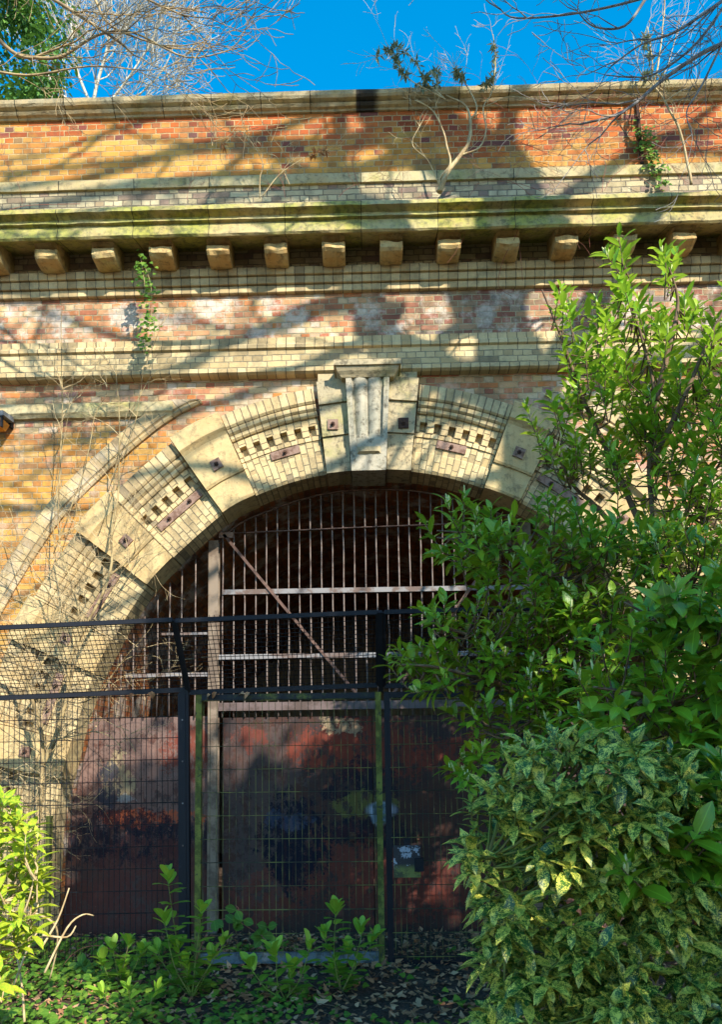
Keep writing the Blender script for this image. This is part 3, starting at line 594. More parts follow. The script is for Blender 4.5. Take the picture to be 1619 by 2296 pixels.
# ------------------------------------------------------------------ security fence
YF = -1.2
def wires(mb, x0, x1, z0, z1, px_, pz_, y, r=.0034, twin=True, dz=0., jr=None, top=.035, ex=0):
    jr = jr or random.Random(5); x = x0+px_*.5
    while x < x1:
        j = jr.uniform(-.002, .002); mb.tube([(x+j, y, z0), (x, y+jr.uniform(-.004, .004), (z0+z1)/2), (x+jr.uniform(-.002, .002), y, z1+top)], r, 4, False); x += px_
    z = z1-.01
    while z > z0:
        for yy in ((y-.006, y+.006) if twin else (y-.005,)):
            mb.tube([(x0, yy, z+dz*0), (x1, yy, z+jr.uniform(-.002, .002))], r*1.15, 4, False)
        z -= pz_
FL = thing('mesh_fence_panel', 'black welded wire mesh panel fixed between wall and the dark post at left', 'fence', (-3.4, YF, 0))
m = MB(); wires(m, -5.1, -1.90, -.05, 2.70, .0545, .218, YF); m.build('wire_mesh', M_WIRE, FL)
# slight fall of the panel to the left
FL.rotation_euler.y = rad(-.7); FL.location.z = -.0
def post(name, x, w_, d_, h, mat_, label, lean=0., flange=True):
    P = thing(name, label, 'post', (x, YF, 0)); m = MB(); m.box(x-w_/2, x+w_/2, YF-d_/2, YF+d_/2, -.1, h); m.build('shaft', mat_, P)
    if flange:
        m = MB(); m.box(x-w_/2-.012, x+w_/2-.03, YF-d_/2-.008, YF-d_/2-.001, .0, h-.02); m.build('clamp_strip', M_BLACK, P)
        for k in range(6):
            m = MB(); z = .35+k*.42; m.tube([(x-.012, YF-d_/2-.008, z), (x-.012, YF-d_/2-.017, z)], .009, 6); m.build('bolt', M_FLAT, P)
    m = MB(); m.box(x-w_/2-.004, x+w_/2+.004, YF-d_/2-.004, YF+d_/2+.004, h, h+.008); m.build('cap', mat_, P)
    P.rotation_euler.y = lean; return P
post('fence_post', -1.845, .095, .07, 2.74, M_BLACK, 'square black steel fence post left of the mossy gate frame', -.012)
TOPZ, TOPY = 3.39, -1.80
def topper(x0, x1, label, z0=2.76, z1=TOPZ, zl=0., skew=0., y0=YF-.02, y1=TOPY):
    Tt = thing('mesh_topper', label, 'fence', (x0, y0, z0-zl)); a0 = Vector((x0, y0, z0-zl)); a1 = Vector((x1, y0, z0)); b0 = Vector((x0, y1, z1-zl)); b1 = Vector((x1, y1, z1))
    for a, b, nm in ((a0, a1, 'bottom_rail'), (b0, b1, 'top_rail')): m = MB(); m.beam(a, b, .05 if nm[0] == 'b' else .042, .04); m.build(nm, M_BLACK, Tt)
    for a, b in ((a0, b0), (a1, b1)): m = MB(); m.beam(a, b, .03, .03, up=(1, 0, 0)); m.build('side_bar', M_BLACK, Tt)
    m = MB(); jr = random.Random(int(x0*10)); W_ = x1-x0; n = int(W_/.046); off = Vector((0, -.012, .012))
    for i in range(1, n):
        t = i/n; p = a0.lerp(a1, t); q = b0.lerp(b1, t); q2 = q+(q-p).normalized()*.03; md = (p+q)/2+Vector((jr.uniform(-.006, .006), jr.uniform(-.012, .012), jr.uniform(-.012, .012))); m.tube([p+off, md+off, q2+off], .0038, 4, False)
    H = (b0-a0).length; n = int(H/.05)
    for i in range(1, n):
        t = i/n; p = a0.lerp(b0, t); q = a1.lerp(b1, t); pts = [p.lerp(q, k/6)+off+Vector((0, jr.uniform(-.008, .008), jr.uniform(-.008, .008))) for k in range(7)]; m.tube(pts, .0038, 4, False)
    m.build('wire_mesh', M_WIRE, Tt); return Tt
topper(-5.2, -1.85, 'black wire mesh extension cranked outward above the left fence panel', 2.76, 3.37, .10)
topper(-1.82, .10, 'black wire mesh extension cranked outward above the mossy gate leaf', 2.78, 3.41, .05)
topper(.17, 2.3, 'black wire mesh extension above the right gate leaf, partly behind laurel', 2.80, 3.44, .03)
m = MB(); m.beam((.135, YF, 2.72), (.125, TOPY, 3.42), .05, .05, up=(1, 0, 0)); tag(m.build('crank_arm', M_BLACK), 'black sloping arm between the two gate extensions at the centre', 'bracket')
def leaf_gate(x0, x1, label, stile_l, stile_r, rail_top, rail_bot, px_, zb, wm, loc):
    Lf = thing('gate_leaf', label, 'gate', loc)
    for x, mt in ((x0+.03, stile_l), (x1-.03, stile_r)): m = MB(); m.box(x-.03, x+.03, YF-.03, YF+.03, zb, 2.71); m.build('stile', mt, Lf)
    m = MB(); m.box(x0+.061, x1-.061, YF-.028, YF+.028, 2.65, 2.708); m.build('top_rail', rail_top, Lf)
    m = MB(); m.box(x0+.061, x1-.061, YF-.028, YF+.028, zb, zb+.10); m.build('bottom_rail', rail_bot, Lf)
    m = MB(); wires(m, x0+.05, x1-.05, zb+.07, 2.65, px_, .232, YF-.034, .0028, top=.0); m.build('wire_mesh', wm, Lf); return Lf
leaf_gate(-1.755, .135, 'tall gate leaf with mossy green stiles and pale blue bottom rail', M_MOSSP, M_MOSSP, M_TOPR, M_SILL, .0665, .03, M_WIREG, (-1.755, YF, 0))
Lr = leaf_gate(.165, 2.15, 'tall black gate leaf with lock box, right of the mossy leaf', M_BLACK, M_BLACK, M_BLACK, M_BLACK, .058, -.01, M_WIREG, (.165, YF, 0))
def lockmat():
    n = N('lock box paint'); p = n.pos()[0]; a = n.noise(p, 9, 6, .75)
    c = n.mix(n.step(a, .53, .56), (.02, .022, .03), (.30, .34, .42)); c = n.mix(n.step(n.M('SUBTRACT', .98, n.pos()[3]), -.02, .05), c, n.mix(n.step(a, .45, .6), (.16, .19, .05), (.05, .06, .03)))
    return n.end(n.bsdf(c, .5, .3, n.bump(a, .3, .005)))
m = MB(); m.box(.235, .50, YF-.075, YF-.04, .86, 1.17); lb = m.build('lock_box', lockmat(), Lr)
m = MB(); m.box(.44, .53, YF-.11, YF-.045, .92, 1.05); m.build('lock_case', M_BLACK, lb); m = MB(); m.box(.34, .40, YF-.06, YF-.04, 1.172, 1.24); m.build('latch', M_BLACK, lb)
post('gate_post', 2.22, .09, .07, 2.74, M_BLACK, 'black gate post hidden among the laurel leaves at right', 0.)
FR = thing('mesh_fence_panel', 'black welded wire mesh panel behind the laurel at far right', 'fence', (3.5, YF, 0)); m = MB(); wires(m, 2.27, 4.7, -.05, 2.7, .0545, .218, YF); m.build('wire_mesh', M_WIRE, FR)
# slim mossy stay post near the wall at left
pm = at(108, 1960, -.75); m = MB(); m.box(pm.x-.025, pm.x+.025, -.78, -.72, -.05, 1.45); m.box(pm.x-.03, pm.x+.03, -.785, -.715, 1.45, 1.47); tag(m.build('wooden_stake', M_MOSSP), 'slim mossy stake standing behind the left mesh panel', 'stake')
# floodlight at left edge on the impost string
p = at(4, 945, -.18); fl = thing('floodlight', 'grey cased floodlight fixed to the wall at the left edge', 'lamp', (p.x, 0, p.z))
m = MB(); m.quadbox([(p.x-.2, -.32, p.z-.01), (p.x+.10, -.34, p.z+.0), (p.x+.10, -.08, p.z+.03), (p.x-.2, -.08, p.z+.02), (p.x-.2, -.32, p.z+.07), (p.x+.09, -.34, p.z+.06), (p.x+.09, -.08, p.z+.10), (p.x-.2, -.08, p.z+.11)]); m.build('housing', metal('grey casing', (.10, .11, .12), (.2, .21, .22), 9, .5, .3), fl)
m = MB(); m.quadbox([(p.x-.2, -.30, p.z-.12), (p.x+.02, -.31, p.z-.10), (p.x+.02, -.12, p.z-.10), (p.x-.2, -.12, p.z-.12), (p.x-.2, -.30, p.z-.015), (p.x+.06, -.32, p.z-.015), (p.x+.06, -.1, p.z-.015), (p.x-.2, -.1, p.z-.015)]); m.build('lens', metal('amber lens', (.6, .28, .02), (.5, .2, .02), 5, .3, 0), fl)
m = MB(); m.box(p.x+.055, p.x+.075, -.33, -.29, p.z-.13, p.z+.01); m.box(p.x+.03, p.x+.06, -.08, 0.0, p.z-.02, p.z+.05); m.build('bracket', M_BLACK, fl)
# ------------------------------------------------------------------ ground
def gmat():
    n = N('soil'); p = n.pos()[0]; a = n.noise(p, 3, 7, .7); b = n.noise(p, 40, 5, .75); d = n.voro(p, 28)
    c = n.mix(n.step(a, .4, .65), (.045, .03, .022), (.09, .062, .045)); c = n.mix(n.M('MULTIPLY', n.step(b, .5, .62), .7), c, (.17, .11, .08)); c = n.mix(n.M('MULTIPLY', n.step(n.noise(p, 1.2, 5), .55, .7), .4), c, (.05, .08, .025))
    return n.end(n.bsdf(c, .95, normal=n.bump(n.M('ADD', b, n.M('MULTIPLY', d, .6)), 1., .03), spec=.2))
def gz(x, y): return .05*mnoise.noise(Vector((x*1.1, y*1.1, 3))) if -6 < x < 6 and -8 < y < -.2 else 0
m = MB(); xs = [-2000, -200, -40, -12]+[-8+.25*i for i in range(65)]+[12, 40, 200, 2000]; yy = [-2000, -200, -40, -14]+[-9+.25*i for i in range(38)]+[2, 12, 60, 300, 2000]
ids = {}
for i, x in enumerate(xs):
    for j, y in enumerate(yy): ids[i, j] = len(m.v); m.v.append((x, y, gz(x, y)-.02))
for i in range(len(xs)-1):
    for j in range(len(yy)-1): m.idx([ids[i, j], ids[i+1, j], ids[i+1, j+1], ids[i, j+1]])
kind(m.build('ground', gmat()), 'structure')
# ------------------------------------------------------------------ foliage helpers
def V(*a): return Vector(a)
def leaf(mb, base, d, up, L, Wd, rn, droop=.25, fold=.25, shape=((.0, .0), (.3, .85), (.62, 1.), (.86, .55), (1, 0))):
    d = d.normalized(); sd = d.cross(up)
    if sd.length < .05: sd = d.cross(Vector((1, .3, .1)))
    sd.normalize(); u = sd.cross(d).normalized(); b = len(mb.v); rows = []; pos = base.copy(); dd = d.copy(); pt = 0
    for (t, wv) in shape:
        pos = base+d*(L*t)+u*(-droop*L*t*t); h = Wd*.5*wv
        if wv == 0: mb.v.append(tuple(pos)); rows.append((t, [len(mb.v)-1]))
        else:
            k = len(mb.v); lift = u*(h*fold); mb.v.extend([tuple(pos-sd*h+lift), tuple(pos), tuple(pos+sd*h+lift)]); rows.append((t, [k, k+1, k+2]))
    for (t0, A), (t1, B) in zip(rows, rows[1:]):
        if len(A) == 1: mb.idx([A[0], B[1], B[0]], [(.5, t0), (.5, t1), (0, t1)], rn); mb.idx([A[0], B[2], B[1]], [(.5, t0), (1, t1), (.5, t1)], rn)
        elif len(B) == 1: mb.idx([A[0], A[1], B[0]], [(0, t0), (.5, t0), (.5, t1)], rn); mb.idx([A[1], A[2], B[0]], [(.5, t0), (1, t0), (.5, t1)], rn)
        else: mb.idx([A[0], A[1], B[1], B[0]], [(0, t0), (.5, t0), (.5, t1), (0, t1)], rn); mb.idx([A[1], A[2], B[2], B[1]], [(.5, t0), (1, t0), (1, t1), (.5, t1)], rn)
SIMPLE = ((0, 0), (.4, 1.), (1, 0)); AUCS = ((0, 0), (.25, .75), (.55, 1.), (.8, .72), (.9, .3), (1, 0))
def rdir(rg, zb=0.):
    while True:
        v = Vector((rg.uniform(-1, 1), rg.uniform(-1, 1), rg.uniform(-1, 1)))
        if .05 < v.length < 1: v.normalize(); v.z += zb; return v.normalized()
def shoot(stem, fol, spk, p, d, L, rg, n=9, ll=.13, lw=.048, droop=.28, spread=.95, tone=0., nspk=0, sr=.004, shape=None, upright=.35):
    """one leafy shoot: stem with leaves up its length and a rosette at the tip"""
    d = d.normalized(); pts = [p]; dd = d.copy()
    for i in range(4): dd = (dd+Vector((0, 0, upright*.25))+rdir(rg)*.08).normalized(); pts.append(pts[-1]+dd*(L/4))
    stem.tube(pts, [sr*1.3, sr*1.2, sr, sr*.9, sr*.6], 4, False); ang = rg.uniform(0, 6.28)
    for i in range(n):
        t = .15+.85*(i/(n-1))**.75; q = t*4; k = min(int(q), 3); bp = pts[k].lerp(pts[k+1], q-k); ax = (pts[k+1]-pts[k]).normalized(); ang += 2.4
        a = ax.cross(Vector((.1, .2, 1)));
        if a.length < .1: a = ax.cross(Vector((1, 0, 0)))
        a.normalize(); b = ax.cross(a); out = a*math.cos(ang)+b*math.sin(ang); sp = spread*(1.15-.5*t)
        ld_ = (ax*math.cos(sp)+out*math.sin(sp)+Vector((0, 0, -.05))).normalized()
        s = rg.uniform(.58, 1.18)*(1-.25*(t > .93)); up = (ax*.6+Vector((0, 0, 1))+rdir(rg)*.35)
        leaf(fol, bp, ld_, up, ll*s, lw*s*rg.uniform(.88, 1.1), min(1, max(0, rg.random()*.75+tone+t*.12)), droop*rg.uniform(.5, 1.4), .3, shape or ((.0, .0), (.3, .85), (.62, 1.), (.86, .55), (1, 0)))
    for i in range(nspk):
        a = rdir(rg); b0 = pts[3].lerp(pts[4], rg.random()); dr = (Vector((0, 0, 1))+(pts[4]-pts[3]).normalized()*.5+a*.35).normalized(); h = rg.uniform(.05, .085); r = .0075
        base = len(spk.r); spk.tube([b0, b0+dr*h*.2, b0+dr*h*.5, b0+dr*h*.85, b0+dr*h], [.003, r, r*1.15, r*.8, .002], 5, False)
        for q in range(base, len(spk.r)): spk.r[q] = rg.random()
    return pts[-1]
def curve(pts, m=6): return [Vector(p) for p in catmull([tuple(p) for p in pts], m)]
def inpoly(x, y, P):
    c = False; j = len(P)-1
    for i in range(len(P)):
        if (P[i][1] > y) != (P[j][1] > y) and x < (P[j][0]-P[i][0])*(y-P[i][1])/(P[j][1]-P[i][1])+P[i][0]: c = not c
        j = i
    return c
def bush(name, label, cat, root, limbs, poly, Yr, n, rg, mats, ll, lw, L=.34, nl=10, pspk=.4, tone=0., shape=None, droop=.28, outc=None, lr=.022, upr=.35, excl=None, spread=.95, group=None, dmin=0.):
    """shrub: limbs (lists of world points), leafy shoots filling a volume"""
    Bt = thing(name, label, cat, root, group); st, fo, sp = MB(), MB(), MB(); nodes = []
    for lb in limbs:
        c = curve(lb); k = len(c); st.tube(c, [lr*(1-.8*i/k) for i in range(k)], 6); nodes += c[k//4:]
    xs_ = [p[0] for p in poly]; ys_ = [p[1] for p in poly]; cnt = 0; tries = 0; placed = []
    while cnt < n and tries < n*60:
        tries += 1; x, y = rg.uniform(min(xs_), max(xs_)), rg.uniform(min(ys_), max(ys_))
        if not inpoly(x, y, poly) or (excl and excl(x, y, rg)): continue
        Y = Yr(x, y, rg); p = at(x, y, Y)
        if p.z < .08: continue
        if dmin and any((p-q).length < dmin for q in placed): continue
        placed.append(p); nd = min(nodes, key=lambda q: (q-p).length+.6*max(0, q.z-p.z)); a = nd-Vector((0, 0, .05)); v = p-a
        out = (v.normalized()*.7+Vector((outc[0], outc[1], outc[2])) if outc else v.normalized()+Vector((0, -.35, .35))).normalized()
        out = (out+rdir(rg)*.35).normalized(); s0 = p-out*L*.5; mid_ = a.lerp(s0, .5)+Vector((0, 0, -.06*v.length))
        if v.length > .12: st.tube([a, mid_, s0], [.008, .006, .005], 4, False)
        shoot(st, fo, sp, s0, out, L*rg.uniform(.7, 1.15), rg, nl, ll, lw, droop, spread, tone+rg.uniform(-.12, .15), (rg.randint(2, 5) if rg.random() < pspk else 0), .0045, shape, upr); cnt += 1
    st.build('stem', mats[0], Bt); fo.build('foliage', mats[1], Bt)
    if sp.v: kind(sp.build('flower_spikes', M_SPIKE, Bt), 'stuff')
    return Bt
rg = random.Random(77)
for x, y in ((332, 1553), (340, 1549), (472, 1556), (486, 1551), (560, 1552), (548, 1556), (300, 1555)):
    q = MB(); p = at(x, y, -1.27); leaf(q, p, V(rg.uniform(-1, 1), rg.uniform(-.3, .3), rg.uniform(-.6, .4)), V(rg.uniform(-.5, .5), -.8, .6), rg.uniform(.06, .09), .05, rg.random(), .8, .7); o = q.build('dead_leaf', M_DEAD); tag(o, 'curled brown dead leaf caught on the black rail above the fence', 'leaf', 'dead leaves caught on the fence rail')
# --- tall laurel against the arch
rg = random.Random(11)
g0 = at(1462, 2100, -2.7); g0.z = 0
LA = lambda *ps: [at(x, y, Y) for x, y, Y in ps]
base = (g0.x, -2.7, 0)
limbs = [[Vector(base), *LA((1465, 1700, -2.7), (1468, 1250, -2.7), (1455, 1050, -2.75), (1470, 900, -2.8), (1440, 760, -2.8), (1400, 640, -2.85), (1395, 580, -2.9))],
         [*LA((1468, 1250, -2.7), (1380, 1050, -2.6), (1310, 900, -2.7), (1260, 760, -2.8), (1215, 650, -2.9))],
         [*LA((1455, 1050, -2.75), (1530, 900, -2.9), (1600, 740, -3.0), (1680, 600, -3.1))],
         [*LA((1470, 900, -2.8), (1500, 780, -2.9), (1520, 680, -2.9), (1500, 600, -3.))],
         [*LA((1468, 1250, -2.7), (1560, 1120, -2.6), (1640, 1000, -2.7))], [*LA((1468, 1300, -2.7), (1350, 1150, -2.5), (1280, 1080, -2.5), (1230, 960, -2.6))]]
tp = [(1195, 590), (1225, 680), (1290, 660), (1320, 800), (1360, 620), (1385, 560), (1430, 640), (1500, 580), (1530, 650), (1560, 720), (1640, 680), (1700, 640), (1700, 1320), (1230, 1250), (1270, 1130), (1190, 960), (1290, 900), (1250, 820), (1215, 720)]
def exA(x, y, r): return y < 900 and r.random() < .42 or (1060 < y < 1250 and x < 1450 and r.random() < .75)
bush('cherry_laurel', 'tall open laurel with upright sunlit shoots reaching up to the cornice', 'shrub', base, limbs, tp, lambda x, y, r: r.uniform(-3.1, -2.3), 300, rg, (K_BRN, M_LAUT), .155, .050, .34, 11, .45, .12, outc=(-.2, -.3, .8), lr=.028, excl=exA, upr=.5)
# --- spreading laurel in the middle distance
rg = random.Random(12); g0 = at(1330, 2100, -3.1); base = (g0.x, -3.1, 0)
limbs = [[Vector(base), *LA((1330, 1750, -3.1), (1310, 1500, -3.1), (1270, 1330, -3.2), (1180, 1240, -3.3), (1060, 1200, -3.4), (980, 1190, -3.5))], [*LA((1310, 1560, -3.1), (1180, 1460, -3.3), (1040, 1420, -3.4), (950, 1390, -3.5))],
         [*LA((1330, 1700, -3.1), (1180, 1560, -3.3), (1000, 1500, -3.5), (890, 1490, -3.6))], [*LA((1330, 1800, -3.1), (1180, 1660, -3.3), (1060, 1620, -3.5))], [*LA((1330, 1700, -3.1), (1450, 1450, -3.2), (1550, 1300, -3.3))], [*LA((1330, 1800, -3.1), (1500, 1650, -3.3), (1600, 1500, -3.3))], [*LA((1330, 1850, -3.1), (1150, 1750, -3.3), (1050, 1720, -3.4))]]
mp = [(945, 1195), (1000, 1165), (1100, 1155), (1150, 1130), (1250, 1150), (1320, 1180), (1420, 1200), (1700, 1180), (1700, 1720), (1200, 1720), (1060, 1780), (1010, 1730), (1060, 1680), (1020, 1600), (1060, 1560), (960, 1560), (880, 1510), (870, 1485), (960, 1470), (1060, 1470), (1100, 1430), (1000, 1420), (920, 1395), (930, 1370), (1040, 1380), (1100, 1330), (1000, 1290), (960, 1250), (1020, 1225)]
bush('cherry_laurel', 'wide spreading laurel whose left branches reach out across the barred gate', 'shrub', base, limbs, mp, lambda x, y, r: r.uniform(-3.8, -2.9), 470, rg, (K_BRN, M_LAU), .14, .056, .30, 11, .4, 0., outc=(-.45, -.35, .35), lr=.026, upr=.4)
# --- near laurel at right
rg = random.Random(13); base = (3.0, -4.6, 0)
limbs = [[Vector(base), *LA((1680, 1900, -4.6), (1600, 1600, -4.7), (1500, 1420, -4.8), (1400, 1350, -4.9))], [Vector(base), *LA((1700, 1700, -4.6), (1660, 1450, -4.6), (1620, 1330, -4.6))], [*LA((1600, 1600, -4.7), (1450, 1560, -4.9), (1330, 1540, -5.0))], [*LA((1680, 1950, -4.6), (1560, 1950, -5.0), (1440, 1930, -5.3))]]
npoly = [(1520, 1340), (1600, 1300), (1700, 1290), (1700, 1980), (1440, 2010), (1380, 1930), (1450, 1880), (1540, 1900), (1560, 1760), (1400, 1640), (1300, 1640), (1290, 1560), (1360, 1500), (1300, 1460), (1420, 1400)]
bush('cherry_laurel', 'nearest laurel with large glossy leaves at the right edge above the spotted bush', 'shrub', base, limbs, npoly, lambda x, y, r: r.uniform(-5.2, -4.6) if y < 1750 else r.uniform(-5.6, -5.2), 130, rg, (K_BRN, M_LAU), .16, .068, .28, 10, .4, 0., outc=(-.4, -.5, .3), lr=.022)
# --- spotted bush at right
rg = random.Random(14); base = (1.75, -4.9, 0)
ap = [(1025, 1890), (1060, 1790), (1130, 1760), (1180, 1690), (1260, 1650), (1370, 1650), (1440, 1690), (1520, 1700), (1700, 1690), (1700, 2420), (1080, 2420), (1100, 2250), (1075, 2180), (1110, 2100), (1070, 2020), (1060, 1950)]
limbs = [[Vector(base), *LA((1500, 2200, -5.), (1350, 1950, -5.), (1250, 1750, -5.))], [Vector(base), *LA((1400, 2300, -5.1), (1200, 2100, -5.2), (1090, 1900, -5.3))], [Vector(base), *LA((1550, 2150, -5.), (1500, 1900, -5.), (1520, 1740, -5.))], [Vector(base), *LA((1350, 2350, -5.1), (1200, 2280, -5.3), (1130, 2200, -5.4))], [Vector(base), *LA((1620, 2200, -5.1), (1650, 2000, -5.1), (1680, 1850, -5.1))]]
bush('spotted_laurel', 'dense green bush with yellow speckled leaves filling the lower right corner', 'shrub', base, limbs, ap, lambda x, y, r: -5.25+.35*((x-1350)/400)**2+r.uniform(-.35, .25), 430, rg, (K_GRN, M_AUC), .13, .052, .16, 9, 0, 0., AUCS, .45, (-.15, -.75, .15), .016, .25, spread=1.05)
# --- golden bush at left
rg = random.Random(15); base = (-2.35, -4.6, 0)
yp = [(-60, 1790), (20, 1800), (60, 1830), (100, 1890), (75, 1940), (115, 1990), (70, 2030), (110, 2080), (50, 2120), (60, 2200), (-60, 2260)]
limbs = [[Vector(base), *LA((-10, 2180, -4.6), (10, 2000, -4.6), (20, 1840, -4.6))], [Vector(base), *LA((-40, 2150, -4.6), (50, 2050, -4.7), (80, 1950, -4.7))], [Vector(base), *LA((-60, 2100, -4.6), (-50, 1950, -4.6), (-40, 1830, -4.6))]]
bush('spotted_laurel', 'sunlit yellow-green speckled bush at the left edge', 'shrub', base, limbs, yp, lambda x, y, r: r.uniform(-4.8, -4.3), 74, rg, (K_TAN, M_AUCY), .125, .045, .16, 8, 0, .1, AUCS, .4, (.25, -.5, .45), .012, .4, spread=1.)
# dead twigs poking from it
rg = random.Random(16); tw = thing('dead_twigs', 'bare cut tan twigs sticking out beside the yellow-green bush', 'twigs', tuple(at(120, 2150, -3.6)))
m = MB()
for ps in ([(100, 2180), (150, 2080), (185, 2050), (210, 2052)], [(95, 2120), (130, 2060), (155, 1990)], [(60, 2040), (120, 2068), (128, 2120), (110, 2200)], [(95, 2095), (150, 2100), (170, 2075)], [(55, 2290), (48, 2200), (30, 2100)], [(20, 2240), (60, 2130), (90, 2080)]):
    c = curve([at(x, y, -3.7+.1*i) for i, (x, y) in enumerate(ps)], 4); m.tube(c, [.009*(1-.5*i/len(c)) for i in range(len(c))], 5)
m.build('stem', K_TAN, tw)
# --- seedlings along the gate
RND = ((0, 0), (.15, .6), (.45, .98), (.75, .95), (.93, .5), (1, 0))
def seedling(px_, py_, tips, label, rg, ll=.155, lw=.078):
    g = at(px_, py_, -1.7); d = RM @ Vector(((px_-PX)/F, -(py_-PY)/F, -1)); t = -CAMP.z/d.z; g = CAMP+d*t
    Bt = thing('laurel_seedling', label, 'plant', tuple(g), 'young laurel seedlings in front of the gate'); st, fo, sp = MB(), MB(), MB()
    for (x, y, n) in tips:
        p = at(x, y, g.y+rg.uniform(-.2, .2)); c = curve([g, g.lerp(p, .5)+Vector((rg.uniform(-.04, .04), 0, -.02)), p], 5); st.tube(c, [.007*(1-.5*i/len(c)) for i in range(len(c))], 5)
        L = (p-g).length; m_ = max(4, int(n*L/.34))
        for i in range(m_):
            q = c[min(len(c)-1, int((.3+.7*i/m_)*len(c)))]; a = i*2.4+rg.random(); dr = Vector((math.cos(a), math.sin(a)*.8, .45)); leaf(fo, q, dr, Vector((0, 0, 1)), ll*rg.uniform(.75, 1.1), lw, rg.random()*.8, .3, .12, RND)
        shoot(st, fo, sp, p, (p-g).normalized()+Vector((0, 0, .4)), .09, rg, 6, ll*.9, lw*.9, .15, .6, .25, 0, .004, RND)
    st.build('stem', K_GRN, Bt); fo.build('foliage', M_LAU2, Bt)
rg = random.Random(21)
seedling(265, 2215, [(255, 2140, 6), (285, 2130, 6), (235, 2170, 5), (310, 2150, 5), (270, 2190, 4)], 'small bright green laurel seedling left of the tallest seedling', rg)
seedling(430, 2235, [(378, 1985, 7), (372, 2080, 6), (450, 2060, 8), (495, 2130, 8), (470, 2160, 7), (400, 2140, 7), (420, 2180, 6), (360, 2150, 6)], 'tallest bushy laurel seedling with one long bare shoot by the dark post', rg)
seedling(640, 2240, [(620, 2150, 6), (690, 2140, 6), (570, 2180, 5), (650, 2190, 5)], 'low laurel seedling before the pale blue gate rail', rg)
seedling(765, 2225, [(752, 2060, 7), (730, 2110, 7), (810, 2100, 7), (780, 2150, 7), (750, 2190, 6), (830, 2120, 5)], 'laurel seedling with round leaves beside the gate leaf meeting stiles', rg)
seedling(300, 2290, [(290, 2235, 5), (340, 2240, 5), (240, 2245, 4)], 'laurel seedling lowest in view among the ivy at left', rg, .14, .06)
# bramble
rg = random.Random(22); bt = thing('bramble', 'bramble shoot with dull green leaflets hanging in front of the mesh gate', 'plant', tuple(at(560, 2120, -1.5))); st, fo = MB(), MB()
cs = [curve([at(x, y, -1.45) for x, y in q], 5) for q in ([(430, 2180), (470, 2080), (520, 2060), (590, 2100)], [(520, 2060), (535, 2040), (528, 2028)], [(100, 2240), (160, 2140), (230, 2120), (290, 2160)])]
for c in cs: q = MB(); q.tube(c, .0035, 4); q.build('stem', K_RED, bt)
for x, y in ((505, 2050), (530, 2040), (522, 2075), (545, 2062), (575, 2085), (600, 2078), (588, 2100), (615, 2098), (480, 2062), (185, 2135), (175, 2155), (200, 2150), (160, 2175)):
    for k in range(2): leaf(fo, at(x, y, -1.5), Vector((rg.uniform(-1, 1), -.4, rg.uniform(-.8, .3))), Vector((0, -1, .5)), .12, .085, rg.random()*.5, .1, .15)
fo.build('foliage', M_IVY, bt)
# --- ivy ground cover and dead leaves
rg = random.Random(31)
IVS = ((0, 0), (.18, 1.), (.5, .8), (1, 0))
fo = MB()
def dens(x, y): return mnoise.noise(Vector((x*.9, y*.9, 7)))
c = 0
while c < 6500:
    x, y = rg.uniform(-4.6, 2.2), rg.uniform(-4.3, -.3)
    k = .28 + dens(x*1.6, y*1.6)*1.1 + max(0, -(x+.6))*.35 - (.35 if x > -.2 else 0)
    if x > -2.1 and -1.75 < y < -.9: k *= .15
    if y > -1.0: k *= .5
    if rg.random() > k: continue
    z = gz(x, y)-.02+rg.random()**1.5*(.16 if x < -1.5 else .10); a = rg.uniform(0, 6.28); s = rg.uniform(.035, .075)
    leaf(fo, V(x, y, z), V(math.cos(a), math.sin(a), rg.uniform(-.1, .5)), V(rg.uniform(-.4, .4), -.6, 1), s, s*1.05, rg.random(), .2, .12, IVS); c += 1
tag(kind(fo.build('ivy_ground_cover', M_IVY), 'stuff'), 'low ivy and nettles carpeting the ground before the fence', 'ground cover')
fo = MB(); rg = random.Random(32)
for i in range(6500):
    x, y = rg.uniform(-4.6, 3.0), rg.uniform(-4.3, .3); z = gz(x, y)-.02+rg.random()*.035; a = rg.uniform(0, 6.28); s = rg.uniform(.035, .095)
    leaf(fo, V(x, y, z+.005), V(math.cos(a), math.sin(a), rg.uniform(-.3, .5)), V(rg.uniform(-.7, .7), rg.uniform(-.9, .3), 1), s, s*rg.uniform(.4, .75), rg.random(), rg.uniform(-.5, .5), rg.uniform(-.3, .7), SIMPLE if i % 2 else IVS)
tag(kind(fo.build('leaf_litter', M_DEAD), 'stuff'), 'brown fallen leaves scattered over the soil', 'leaf litter')
m = MB(); rg = random.Random(33)
for i in range(260):
    x, y = rg.uniform(-4, 3), rg.uniform(-4, -.2); a = rg.uniform(0, 6.28); L = rg.uniform(.1, .4); z = gz(x, y)+.01; m.tube([(x, y, z), (x+math.cos(a)*L*.5, y+math.sin(a)*L*.5, z+rg.uniform(.0, .05)), (x+math.cos(a+.3)*L, y+math.sin(a+.3)*L, z)], .0028, 4, False)
tag(kind(m.build('fallen_twigs', K_BRN), 'stuff'), 'thin fallen twigs lying among the dead leaves', 'twigs')
